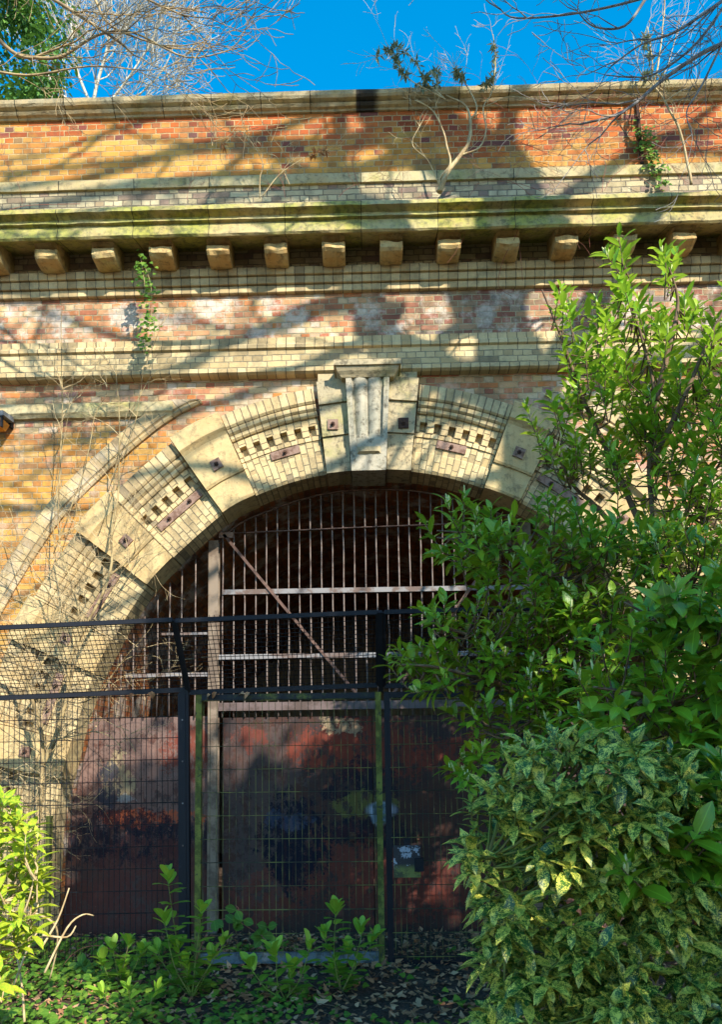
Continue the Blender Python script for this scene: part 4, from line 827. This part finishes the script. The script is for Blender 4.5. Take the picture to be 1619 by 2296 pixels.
# ------------------------------------------------------------------ woody growth
def twigs(mb, p, d, L, r, depth, rg, seg=4, wig=.25, nb=(2, 4), sh=.62, grav=0., ang=.7, sides=4, rmin=.0015, flat_=None, ends=None):
    pts = [p]; dd = d.normalized(); rs = [r]
    for i in range(seg):
        dd = (dd+rdir(rg)*wig+Vector((0, 0, grav))).normalized()
        if flat_: dd = Vector((dd.x, dd.y*flat_, dd.z)).normalized()
        pts.append(pts[-1]+dd*(L/seg)); rs.append(max(rmin, r*(1-.55*(i+1)/seg)))
    mb.tube(pts, rs, sides if depth > 0 else 3, False)
    if ends is not None and depth == 0: ends.append((pts[-1], dd))
    if depth <= 0: return
    for k in range(rg.randint(*nb)):
        t = rg.uniform(.25, 1.); i = min(seg-1, int(t*seg)); q = pts[i].lerp(pts[i+1], t*seg-i); ax = (pts[i+1]-pts[i]).normalized(); nd = (ax*math.cos(ang)+rdir(rg)*math.sin(ang)*1.1).normalized()
        twigs(mb, q, nd, L*sh*rg.uniform(.7, 1.2), max(rmin, rs[i]*.6), depth-1, rg, seg, wig, nb, sh, grav, ang, sides, rmin, flat_, ends)
    twigs(mb, pts[-1], dd, L*sh, rs[-1], depth-1, rg, seg, wig, nb, sh, grav, ang, sides, rmin, flat_, ends)
# tangled bare shrub at left, behind the mesh
rg = random.Random(41); sh_ = thing('bare_climber', 'leafless tangled tan climber with tall thin whips at left behind the mesh', 'shrub', tuple(V(at(70, 2100, -.7).x, -.7, 0)))
tr_, tg = MB(), MB()
def path(ps, Y0, Y1, r0, r1, mb=None, br_=0, bl=.5, dep=2):
    c = curve([at(x, y, Y0+(Y1-Y0)*i/(len(ps)-1)) for i, (x, y) in enumerate(ps)], 6); n = len(c); c = [p+nz3(p, 3.)*.02 for p in c]; (mb or tr_).tube(c, [r0+(r1-r0)*i/(n-1) for i in range(n)], 6)
    for k in range(br_):
        i = rg.randint(1, n-2); ax = (c[i+1]-c[i]).normalized(); twigs(tg, c[i], ax+rdir(rg)*.9, bl*rg.uniform(.5, 1.3), .006, dep, rg, 5, .28, (2, 3), .6, 0, .8, 4, .0016, .75)
    return c
gp = V(at(70, 2100, -.7).x, -.7, 0)
path([(60, 2130), (72, 1950), (82, 1850), (97, 1712)], -.7, -.6, .032, .028, None, 4, .4)
path([(97, 1712), (92, 1640), (70, 1570), (48, 1490), (5, 1460), (-20, 1450)], -.6, -.6, .026, .012, None, 8, .5)
path([(97, 1712), (128, 1640), (150, 1560), (158, 1480), (205, 1380), (245, 1290), (250, 1200), (262, 1130), (268, 1000), (262, 870), (258, 800)], -.6, -.45, .028, .004, None, 12, .45)
path([(60, 1530), (110, 1460), (140, 1400), (110, 1330), (60, 1250), (20, 1140)], -.6, -.4, .014, .004, None, 10, .45)
path([(150, 1560), (175, 1450), (178, 1380), (150, 1280), (130, 1180), (137, 1000), (140, 850), (138, 690)], -.6, -.4, .014, .004, None, 9, .35)
path([(245, 1290), (300, 1240), (340, 1190)], -.5, -.4, .012, .004, None, 4, .35)
path([(250, 1110), (275, 980), (330, 860), (388, 815)], -.5, -.4, .007, .003, None, 3, .25, 1)
path([(235, 1140), (300, 960), (325, 830), (375, 690)], -.5, -.4, .006, .002, None, 3, .25, 1)
path([(120, 1240), (180, 1080), (215, 930), (240, 880), (232, 820)], -.5, -.4, .007, .002, None, 4, .25, 1)
path([(125, 1260), (122, 1150), (150, 940), (170, 820)], -.5, -.4, .006, .002, None, 3, .25, 1)
path([(78, 1880), (60, 1800), (20, 1780), (-20, 1740)], -.65, -.9, .008, .003, None, 4, .3)
path([(110, 1660), (170, 1650), (220, 1640), (262, 1660), (275, 1700), (240, 1740)], -.7, -.9, .007, .002, None, 4, .25, 1)
path([(110, 1690), (160, 1640), (190, 1620), (260, 1500), (330, 1420), (345, 1390)], -.7, -.9, .006, .002, None, 4, .25, 1)
path([(60, 1530), (120, 1560), (200, 1570), (280, 1480), (350, 1470), (365, 1500), (330, 1530)], -.9, -1., .006, .002, None, 4, .3, 1)
for k in range(60):
    x, y = rg.uniform(-10, 330), rg.uniform(1150, 1700); twigs(tg, at(x, y, rg.uniform(-.8, -.3)), V(rg.uniform(-1, 1), rg.uniform(-.2, .2), rg.uniform(-.3, 1)), rg.uniform(.25, .55), .0045, 2, rg, 5, .3, (1, 3), .6, 0, .8, 4, .0016, .7)
for k in range(26):
    x, y = rg.uniform(0, 130), rg.uniform(1700, 1900); twigs(tg, at(x, y, rg.uniform(-.9, -.5)), V(rg.uniform(-1, 1), rg.uniform(-.2, .2), rg.uniform(-1, .5)), rg.uniform(.2, .5), .004, 2, rg, 5, .4, (1, 3), .6, 0, .8, 4, .0016, .7)
tr_.build('trunk', K_VINE, sh_); tg.build('twigs', K_TAN, sh_)
# hanging ivy at left below the cornice
rg = random.Random(42); p0 = at(318, 570, -.42); iv = thing('hanging_ivy', 'thin trail of ivy hanging from the cornice near the left modillions', 'plant', tuple(p0)); st, fo = MB(), MB()
c = curve([at(x, y, Y) for x, y, Y in ((315, 575, -.40), (322, 620, -.40), (328, 680, -.38), (330, 740, -.36), (326, 775, -.34), (332, 810, -.32))], 6); st.tube(c, .004, 4); c2 = curve([at(x, y, Y) for x, y, Y in ((325, 600, -.40), (338, 640, -.42), (340, 700, -.4), (333, 735, -.4))], 6); st.tube(c2, .003, 4)
for k in range(170):
    q = rg.choice(c[:-5]+c2); q = q+V(rg.gauss(0, .055), rg.gauss(0, .04), rg.gauss(0, .04)); leaf(fo, q, V(rg.uniform(-1, 1), -.4, rg.uniform(-1, .2)), V(0, -1, .4), rg.uniform(.035, .06), .05, rg.random(), .2, .1, IVS)
st.build('stem', K_TAN, iv); fo.build('foliage', M_IVY, iv)
# buddleia on the cornice ledge
def budd(label, stems, loc, rg, leaves=(), twl=.45, name='buddleia', tn=3, mat_=K_TAN, leafm=None, lsz=.085, r0=.016):
    B = thing(name, label, 'shrub', loc); st, tg_, fo, en = MB(), MB(), MB(), []
    for ps, ra, rb in stems:
        c = curve([at(x, y, Y) for x, y, Y in ps], 6); n = len(c); c = [p+nz3(p, 4.)*.015 for p in c]; st.tube(c, [ra+(rb-ra)*i/(n-1) for i in range(n)], 6)
        for k in range(tn): i = rg.randint(n//3, n-2); twigs(tg_, c[i], (c[i+1]-c[i]).normalized()+rdir(rg)*.8+V(0, 0, .2), twl*rg.uniform(.5, 1.2), .004, 2, rg, 5, .22, (1, 3), .6, 0, .7, 4, .0018, .8, en)
    for lv, n, sprd in leaves:
        for k in range(n):
            t = rg.random()*(len(lv)-1); i = min(int(t), len(lv)-2); a, b = lv[i], lv[i+1]; f = t-i; q = at(a[0]+(b[0]-a[0])*f, a[1]+(b[1]-a[1])*f, a[2]+(b[2]-a[2])*f)
            for j in range(5): leaf(fo, q, rdir(rg, .2), V(0, 0, 1), lsz*rg.uniform(.7, 1.2), lsz*.3, rg.random(), .3, .3, SIMPLE)
    st.build('trunk', mat_, B); tg_.build('twigs', mat_, B)
    if fo.v: fo.build('foliage', leafm or M_BUDL, B)
rg = random.Random(43); Yb = -.32
budd('leggy buddleia rooted on the cornice right of centre with grey leaves against the sky',
     [([(985, 432, Yb), (1000, 390, -.34), (1030, 350, -.35), (1050, 320, -.36), (1055, 270, -.36), (1040, 235, -.36), (1000, 215, -.36)], .034, .008),
      ([(990, 430, Yb), (985, 400, -.34), (1008, 370, -.36), (1002, 330, -.38), (990, 290, -.38), (970, 250, -.4), (930, 225, -.4)], .02, .006),
      ([(1030, 350, -.35), (1075, 330, -.36), (1090, 290, -.36), (1085, 240, -.36), (1105, 200, -.36), (1110, 120, -.3), (1105, 80, -.3)], .012, .004),
      ([(1055, 270, -.36), (1070, 240, -.36), (1040, 180, -.35), (1030, 160, -.33)], .012, .004),
      ([(1000, 225, -.36), (960, 190, -.35), (930, 140, -.33), (900, 110, -.33), (845, 128, -.3)], .009, .002), ([(1000, 225, -.36), (920, 180, -.35), (895, 150, -.3), (885, 120, -.3)], .008, .002),
      ([(985, 420, Yb), (960, 360, -.4), (925, 320, -.4), (960, 250, -.4)], .008, .003), ([(1085, 240, -.36), (1150, 220, -.4), (1230, 240, -.45), (1300, 260, -.5)], .007, .002)], tuple(at(985, 432, Yb)), rg,
     [([(845, 128, -.3), (890, 105, -.33), (935, 140, -.33), (960, 190, -.35)], 26, 0), ([(885, 125, -.3), (895, 155, -.3), (920, 180, -.35)], 14, 0), ([(1020, 160, -.33), (1045, 185, -.35)], 12, 0), ([(920, 180, -.3), (950, 200, -.3), (985, 190, -.3)], 12, 0), ([(1105, 80, -.3), (1110, 130, -.3), (1105, 180, -.3), (1080, 200, -.3)], 20, 0), ([(960, 155, -.3), (985, 165, -.3)], 6, 0)])
budd('pale stemmed buddleia growing up past the coping at the far right',
     [([(1550, 415, Yb), (1535, 340, -.34), (1520, 280, -.36), (1490, 230, -.36), (1465, 190, -.36)], .018, .012), ([(1465, 190, -.36), (1462, 130, -.36), (1450, 60, -.34)], .012, .004), ([(1468, 190, -.36), (1480, 120, -.36), (1490, 10, -.34), (1485, -60, -.3)], .012, .005), ([(1470, 195, -.36), (1500, 140, -.36), (1520, 60, -.34)], .008, .003), ([(1490, 230, -.36), (1540, 200, -.36), (1600, 190, -.36)], .008, .003), ([(1465, 190, -.36), (1430, 150, -.34), (1420, 80, -.34)], .007, .002)], tuple(at(1550, 415, Yb)), rg,
     [([(1445, 70, -.34), (1460, 150, -.36)], 14, 0), ([(1440, 170, -.34), (1500, 175, -.36)], 14, 0)], .5, 'buddleia', 4, K_TAN)
budd('small buddleia with brown seed heads on the ledge left of centre',
     [([(583, 445, -.3), (585, 400, -.33), (590, 370, -.34), (570, 330, -.35), (545, 300, -.36), (520, 305, -.38), (500, 325, -.4)], .008, .002), ([(590, 440, -.3), (620, 400, -.33), (650, 375, -.35), (690, 350, -.36), (730, 340, -.38)], .007, .002), ([(650, 415, -.32), (630, 380, -.33), (615, 350, -.34), (560, 345, -.38)], .005, .002)], tuple(at(583, 445, -.3)), rg,
     [([(500, 325, -.4), (500, 330, -.4)], 3, 0), ([(690, 352, -.36), (735, 340, -.36)], 10, 0)], .25, 'buddleia', 2, K_TAN, leafmat('seed head', (.25, .08, .03), (.35, .12, .04), (.4, .3, .15), rough=.9))
# ivy on the parapet at right
rg = random.Random(44); iv = thing('wall_ivy', 'small clump of ivy climbing the parapet at the rusty joint', 'plant', tuple(at(1475, 400, -.1))); st, fo = MB(), MB()
c = curve([at(x, y, -.06) for x, y in ((1478, 415), (1465, 370), (1448, 330), (1440, 295))], 5); st.tube(c, .006, 4)
for k in range(150): q = rg.choice(c)+V(rg.gauss(0, .06), rg.uniform(-.06, .0), rg.gauss(0, .05)); leaf(fo, q, V(rg.uniform(-1, 1), -.4, rg.uniform(-1, .2)), V(0, -1, .4), rg.uniform(.04, .07), .055, rg.random(), .2, .1, IVS)
st.build('stem', K_BRN, iv); fo.build('foliage', M_IVY, iv)
# dry creepers trailing along the ledges
rg = random.Random(45); cr = thing('dry_creeper', 'fine brown creeper stems trailing over the cornice and parapet at right', 'plant', tuple(at(1200, 430, -.4))); m = MB()
for k in range(34):
    x, y = rg.uniform(1050, 1640), rg.uniform(230, 430); q = at(x, y, -.1-.3*(y > 400)); twigs(m, q, V(rg.uniform(-1, 1), -.05, rg.uniform(-.6, .9)), rg.uniform(.4, .9), .0035, 2, rg, 7, .25, (1, 2), .6, -.03, .7, 4, .0016, .35)
for ps in ([(1170, 440, -.42), (1160, 520, -.44), (1130, 580, -.3), (1118, 640, -.2), (1148, 665, -.1)], [(1120, 455, -.44), (1150, 500, -.44), (1165, 560, -.3), (1172, 630, -.25)], [(700, 455, -.44), (640, 470, -.44), (560, 480, -.46)], [(900, 470, -.44), (1000, 480, -.45), (1090, 460, -.45)], [(0, 480, -.44), (60, 462, -.42), (180, 458, -.42)], [(820, 330, -.1), (790, 360, -.12), (805, 420, -.2)], [(1180, 440, -.44), (1240, 460, -.46), (1270, 465, -.46), (1262, 440, -.44)]):
    m.tube(curve([at(*q) for q in ps], 6), .0035, 4)
for x in (900, 760, 860, 1250, 1350, 50, 420, 640): twigs(m, at(x, 450-.02*(x-400), -.35), V(rg.uniform(-.5, .5), -.05, 1), rg.uniform(.25, .5), .003, 2, rg, 5, .3, (1, 3), .6, 0, .7, 4, .0015, .5)
m.build('stem', K_RED, cr)
# ------------------------------------------------------------------ trees
# silver bare tree beyond the bridge, top left
rg = random.Random(51)
def bare_tree(label, base, trunk_pts, r0, limbs, mat_, rg, dep=4, L=2.2, rmin=.004, nb=(2, 4), wig=.16, sh=.62, flat_=None, tn=4, ang=.6):
    B = thing('bare_tree', label, 'tree', base); tk, cr_ = MB(), MB(); c = curve(trunk_pts, 5); n = len(c); tk.tube(c, [r0*(1-.6*i/n) for i in range(n)], 8)
    for ps, ra in limbs:
        d = curve(ps, 5); k = len(d); cr_.tube(d, [ra*(1-.75*i/k) for i in range(k)], 6)
        for j in range(tn): i = rg.randint(1, k-2); twigs(cr_, d[i], (d[i+1]-d[i]).normalized()+rdir(rg)*.6, L*rg.uniform(.6, 1.1), ra*.35, dep-1, rg, 5, wig, nb, sh, .02, ang, 4, rmin, flat_)
        twigs(cr_, d[-1], (d[-1]-d[-2]), L*.7, ra*.25, dep-1, rg, 5, wig, nb, sh, .02, ang, 4, rmin, flat_)
    tk.build('trunk', mat_, B); cr_.build('crown', mat_, B); return B
Yt = 9.6
T_ = lambda x, y, Y=Yt: at(x, y, Y)
tb = T_(200, 300); b0 = V(tb.x-.8, Yt, 0)
bare_tree('bare silver-barked tree standing beyond the parapet at upper left, sunlit', tuple(b0), [b0, V(tb.x-.5, Yt, 9), T_(195, 260)], .35,
          [([T_(200, 300), T_(215, 200), T_(240, 110), T_(250, 20), T_(245, -80)], .055), ([T_(205, 240), T_(170, 150), T_(160, 60), T_(140, -40)], .045), ([T_(200, 280), T_(270, 200), T_(330, 110), T_(380, 10)], .04), ([T_(240, 110), T_(300, 40), T_(330, -60)], .035), ([T_(215, 230), T_(300, 220), T_(370, 150), T_(400, 60)], .03), ([T_(190, 260), T_(120, 190), T_(80, 100), T_(60, 0)], .04)], K_SIL, rg, 4, 1.6, .007, (2, 4), .3, .62, None, 9)
# overhanging branches from a tree left of the view
rg = random.Random(52); Y1 = -2.6
L_ = lambda x, y, Y=Y1: at(x, y, Y)
b0 = V(-7.5, Y1, 0)
bare_tree('bare tree leaning in from the left, its yellow-brown twigs overhanging the parapet', tuple(b0), [b0, V(-7.4, Y1, 3.5), V(-7.2, Y1, 7.5), V(-7, Y1, 9)], .22,
          [([V(-7, Y1, 7.6), L_(-200, -40), L_(-40, 60), L_(40, 125), L_(110, 130)], .032), ([V(-7, Y1, 8.8), L_(-100, -160), L_(30, -60), L_(160, 25), L_(260, 90), L_(300, 125)], .026), ([L_(-100, -160), L_(100, -120), L_(200, -20), L_(250, 60), L_(380, 110)], .02), ([L_(40, 125), L_(130, 130), L_(220, 80), L_(300, 75), L_(420, 130), L_(530, 110)], .016), ([L_(-100, -100), L_(200, -70), L_(330, 0), L_(420, 40)], .018), ([L_(-60, 150), L_(60, 170), L_(200, 150), L_(330, 160)], .013)], K_YEL, rg, 3, .7, .0028, (2, 3), .3, .62, .7, 5, .7)
# overhanging branches from a tree right of the view
rg = random.Random(53); Y2 = -2.4
R_ = lambda x, y, Y=Y2: at(x, y, Y)
b0 = V(7.2, Y2, 0)
bare_tree('bare tree leaning in from the right, its dark twigs crossing the sky and coping', tuple(b0), [b0, V(7.3, Y2, 4), V(7., Y2, 8), V(6.9, Y2, 9.5)], .22,
          [([V(7, Y2, 7.8), R_(1800, 60), R_(1619, 100), R_(1500, 170), R_(1400, 250), R_(1300, 280)], .03), ([V(6.9, Y2, 8.8), R_(1760, -80), R_(1640, -10), R_(1520, 70), R_(1440, 100), R_(1370, 150)], .022), ([R_(1760, -80), R_(1600, -60), R_(1450, -5), R_(1300, 30), R_(1160, 42), R_(1120, 20)], .018), ([R_(1640, -10), R_(1560, 100), R_(1460, 170), R_(1360, 170)], .015), ([R_(1619, 100), R_(1570, 200), R_(1540, 250), R_(1550, 300)], .012), ([R_(1700, -60), R_(1600, 20), R_(1560, 60)], .018), ([R_(1450, -5), R_(1400, 60), R_(1330, 60), R_(1290, 20)], .015)], K_GRY, rg, 3, .6, .0028, (1, 3), .3, .6, .7, 4, .7)
# ivy-clad tree top left
rg = random.Random(54); Yi = 4.; p = at(40, 150, Yi); B = thing('ivy_clad_tree', 'dark green ivy-covered tree rising above the parapet at the top left corner', 'tree', (p.x-1, Yi, 0)); m = MB(); m.tube([V(p.x-1, Yi, 0), V(p.x-.8, Yi, 8), V(p.x-.6, Yi, 18)], [.4, .3, .15], 8); m.build('trunk', K_BRN, B); fo = MB(); cl = []
for k in range(64):
    x, y = rg.uniform(-230, 130-abs(rg.gauss(0, 22))), rg.uniform(-160, 290)
    cl.append((at(x, y, Yi+rg.uniform(-.8, .8)), rg.uniform(.28, .55)))
for k in range(13000):
    q, r = rg.choice(cl); d = rdir(rg); q2 = q+d*r*rg.random()**.4; leaf(fo, q2, d+V(0, 0, -.6), V(0, 0, 1), rg.uniform(.07, .13), .07, rg.random(), .2, .2, SIMPLE)
fo.build('foliage', M_IVYT, B)
# ------------------------------------------------------------------ trees behind the photographer that shade the place
def onS(x, z, k): return V(x, 0, z)+SUN*k      # from a point of the wall up the sun's rays
def pxw(x, y): q = at(x, y, 0); return q.x, q.z
rg = random.Random(61); K1 = 9.5
def limb(ps, k): return [onS(*pxw(x, y), k) for x, y in ps]
t0 = onS(*pxw(1190, 1300), K1)
base = V(t0.x, t0.y, 0)
bare_tree('large bare tree with forked limbs standing behind the viewpoint', tuple(base), [base, base.lerp(t0, .6), *limb([(1190, 1300), (1180, 1000), (1130, 800), (1110, 640)], K1)], .62,
          [(limb([(1120, 700), (1060, 560), (1130, 440), (1000, 360), (900, 300), (800, 200), (700, 60)], K1), .42), (limb([(1110, 640), (1180, 520), (1160, 400), (1130, 300), (1200, 100)], K1), .30),
           (limb([(1150, 950), (980, 860), (850, 760), (820, 640), (800, 500), (760, 400), (760, 250), (720, 100)], K1-1), .26), (limb([(850, 760), (650, 850), (500, 900), (300, 960), (60, 1010)], K1-1), .09), (limb([(900, 700), (700, 690), (480, 800), (300, 870), (40, 900)], K1), .11),
           (limb([(1060, 560), (800, 460), (600, 400), (350, 420), (0, 480)], K1), .15), (limb([(900, 300), (700, 330), (450, 330), (200, 400), (0, 440)], K1+1), .13), (limb([(1180, 520), (1300, 430), (1450, 330), (1600, 290)], K1), .18), (limb([(1200, 900), (1320, 700), (1420, 560), (1600, 520)], K1), .24), (limb([(1180, 1000), (1350, 860), (1500, 820), (1650, 800)], K1), .16),
           (limb([(800, 200), (600, 240), (400, 250), (150, 330)], K1), .10), (limb([(1160, 1100), (700, 1130), (400, 1090), (150, 1150), (-50, 1130)], K1), .07), (limb([(1130, 800), (700, 960), (500, 1010), (200, 1220)], K1), .05), (limb([(800, 640), (600, 560), (300, 500), (0, 540)], K1), .15), (limb([(820, 640), (640, 730), (380, 780), (100, 700)], K1), .09), (limb([(1130, 800), (900, 1000), (650, 1120), (350, 1330), (60, 1480)], K1), .10), (limb([(1130, 330), (900, 220), (760, 240), (560, 310), (300, 360), (0, 390)], K1), .10), (limb([(1130, 700), (1000, 760), (960, 850), (900, 1000)], K1), .16)], K_GRY, rg, 2, 2.0, .022, (1, 3), .18, .6, None, 2)
def evergreen(label, regions, base, n, rg, size=.34):
    B = thing('evergreen_tree', label, 'tree', base); m = MB(); fo = MB(); cl = []
    for (x0, x1, z0, z1, k0, k1, wt) in regions:
        for i in range(wt): cl.append(onS(rg.uniform(x0, x1), rg.uniform(z0, z1), rg.uniform(k0, k1)))
    top_ = max(q.z for q in cl); m.tube([V(*base), V(base[0], base[1], top_*.5), V(base[0], base[1], top_-.5)], [.35, .25, .06], 8)
    for q in cl:
        if rg.random() < .4: m.tube([V(base[0], base[1], max(1, q.z-1.5)), q], [.05, .012], 4, False)
    m.build('trunk', K_BRN, B)
    for i in range(n): q = rg.choice(cl)+rdir(rg)*(.75*rg.random()**.5); leaf(fo, q, rdir(rg), rdir(rg), size*rg.uniform(.6, 1.2), size*.5, rg.random(), .1, .1, SIMPLE)
    fo.build('foliage', M_SHADE, B)
rg = random.Random(62); bs = onS(0, -4, 15)
evergreen('tall dense evergreen tree behind the viewpoint at right', [(-2.9, 4.5, -9, -1.9, 12.5, 16, 220)], (bs.x, bs.y, 0), 11000, rg)
rg = random.Random(63); bs = onS(-1.4, 1, 14)
evergreen('slimmer evergreen tree behind the viewpoint at left', [(-3.5, -1.0, -2.6, .7, 14, 15, 40), (-1.6, -.2, .5, 2.0, 14, 15, 16), (-3.1, -1.9, 1.0, 2.2, 14, 15, 6), (-.6, .9, 1.6, 2.1, 14, 15, 6), (-.3, 1.3, -1.8, .35, 13.5, 15, 34)], (bs.x, bs.y, 0), 9500, rg, .28)
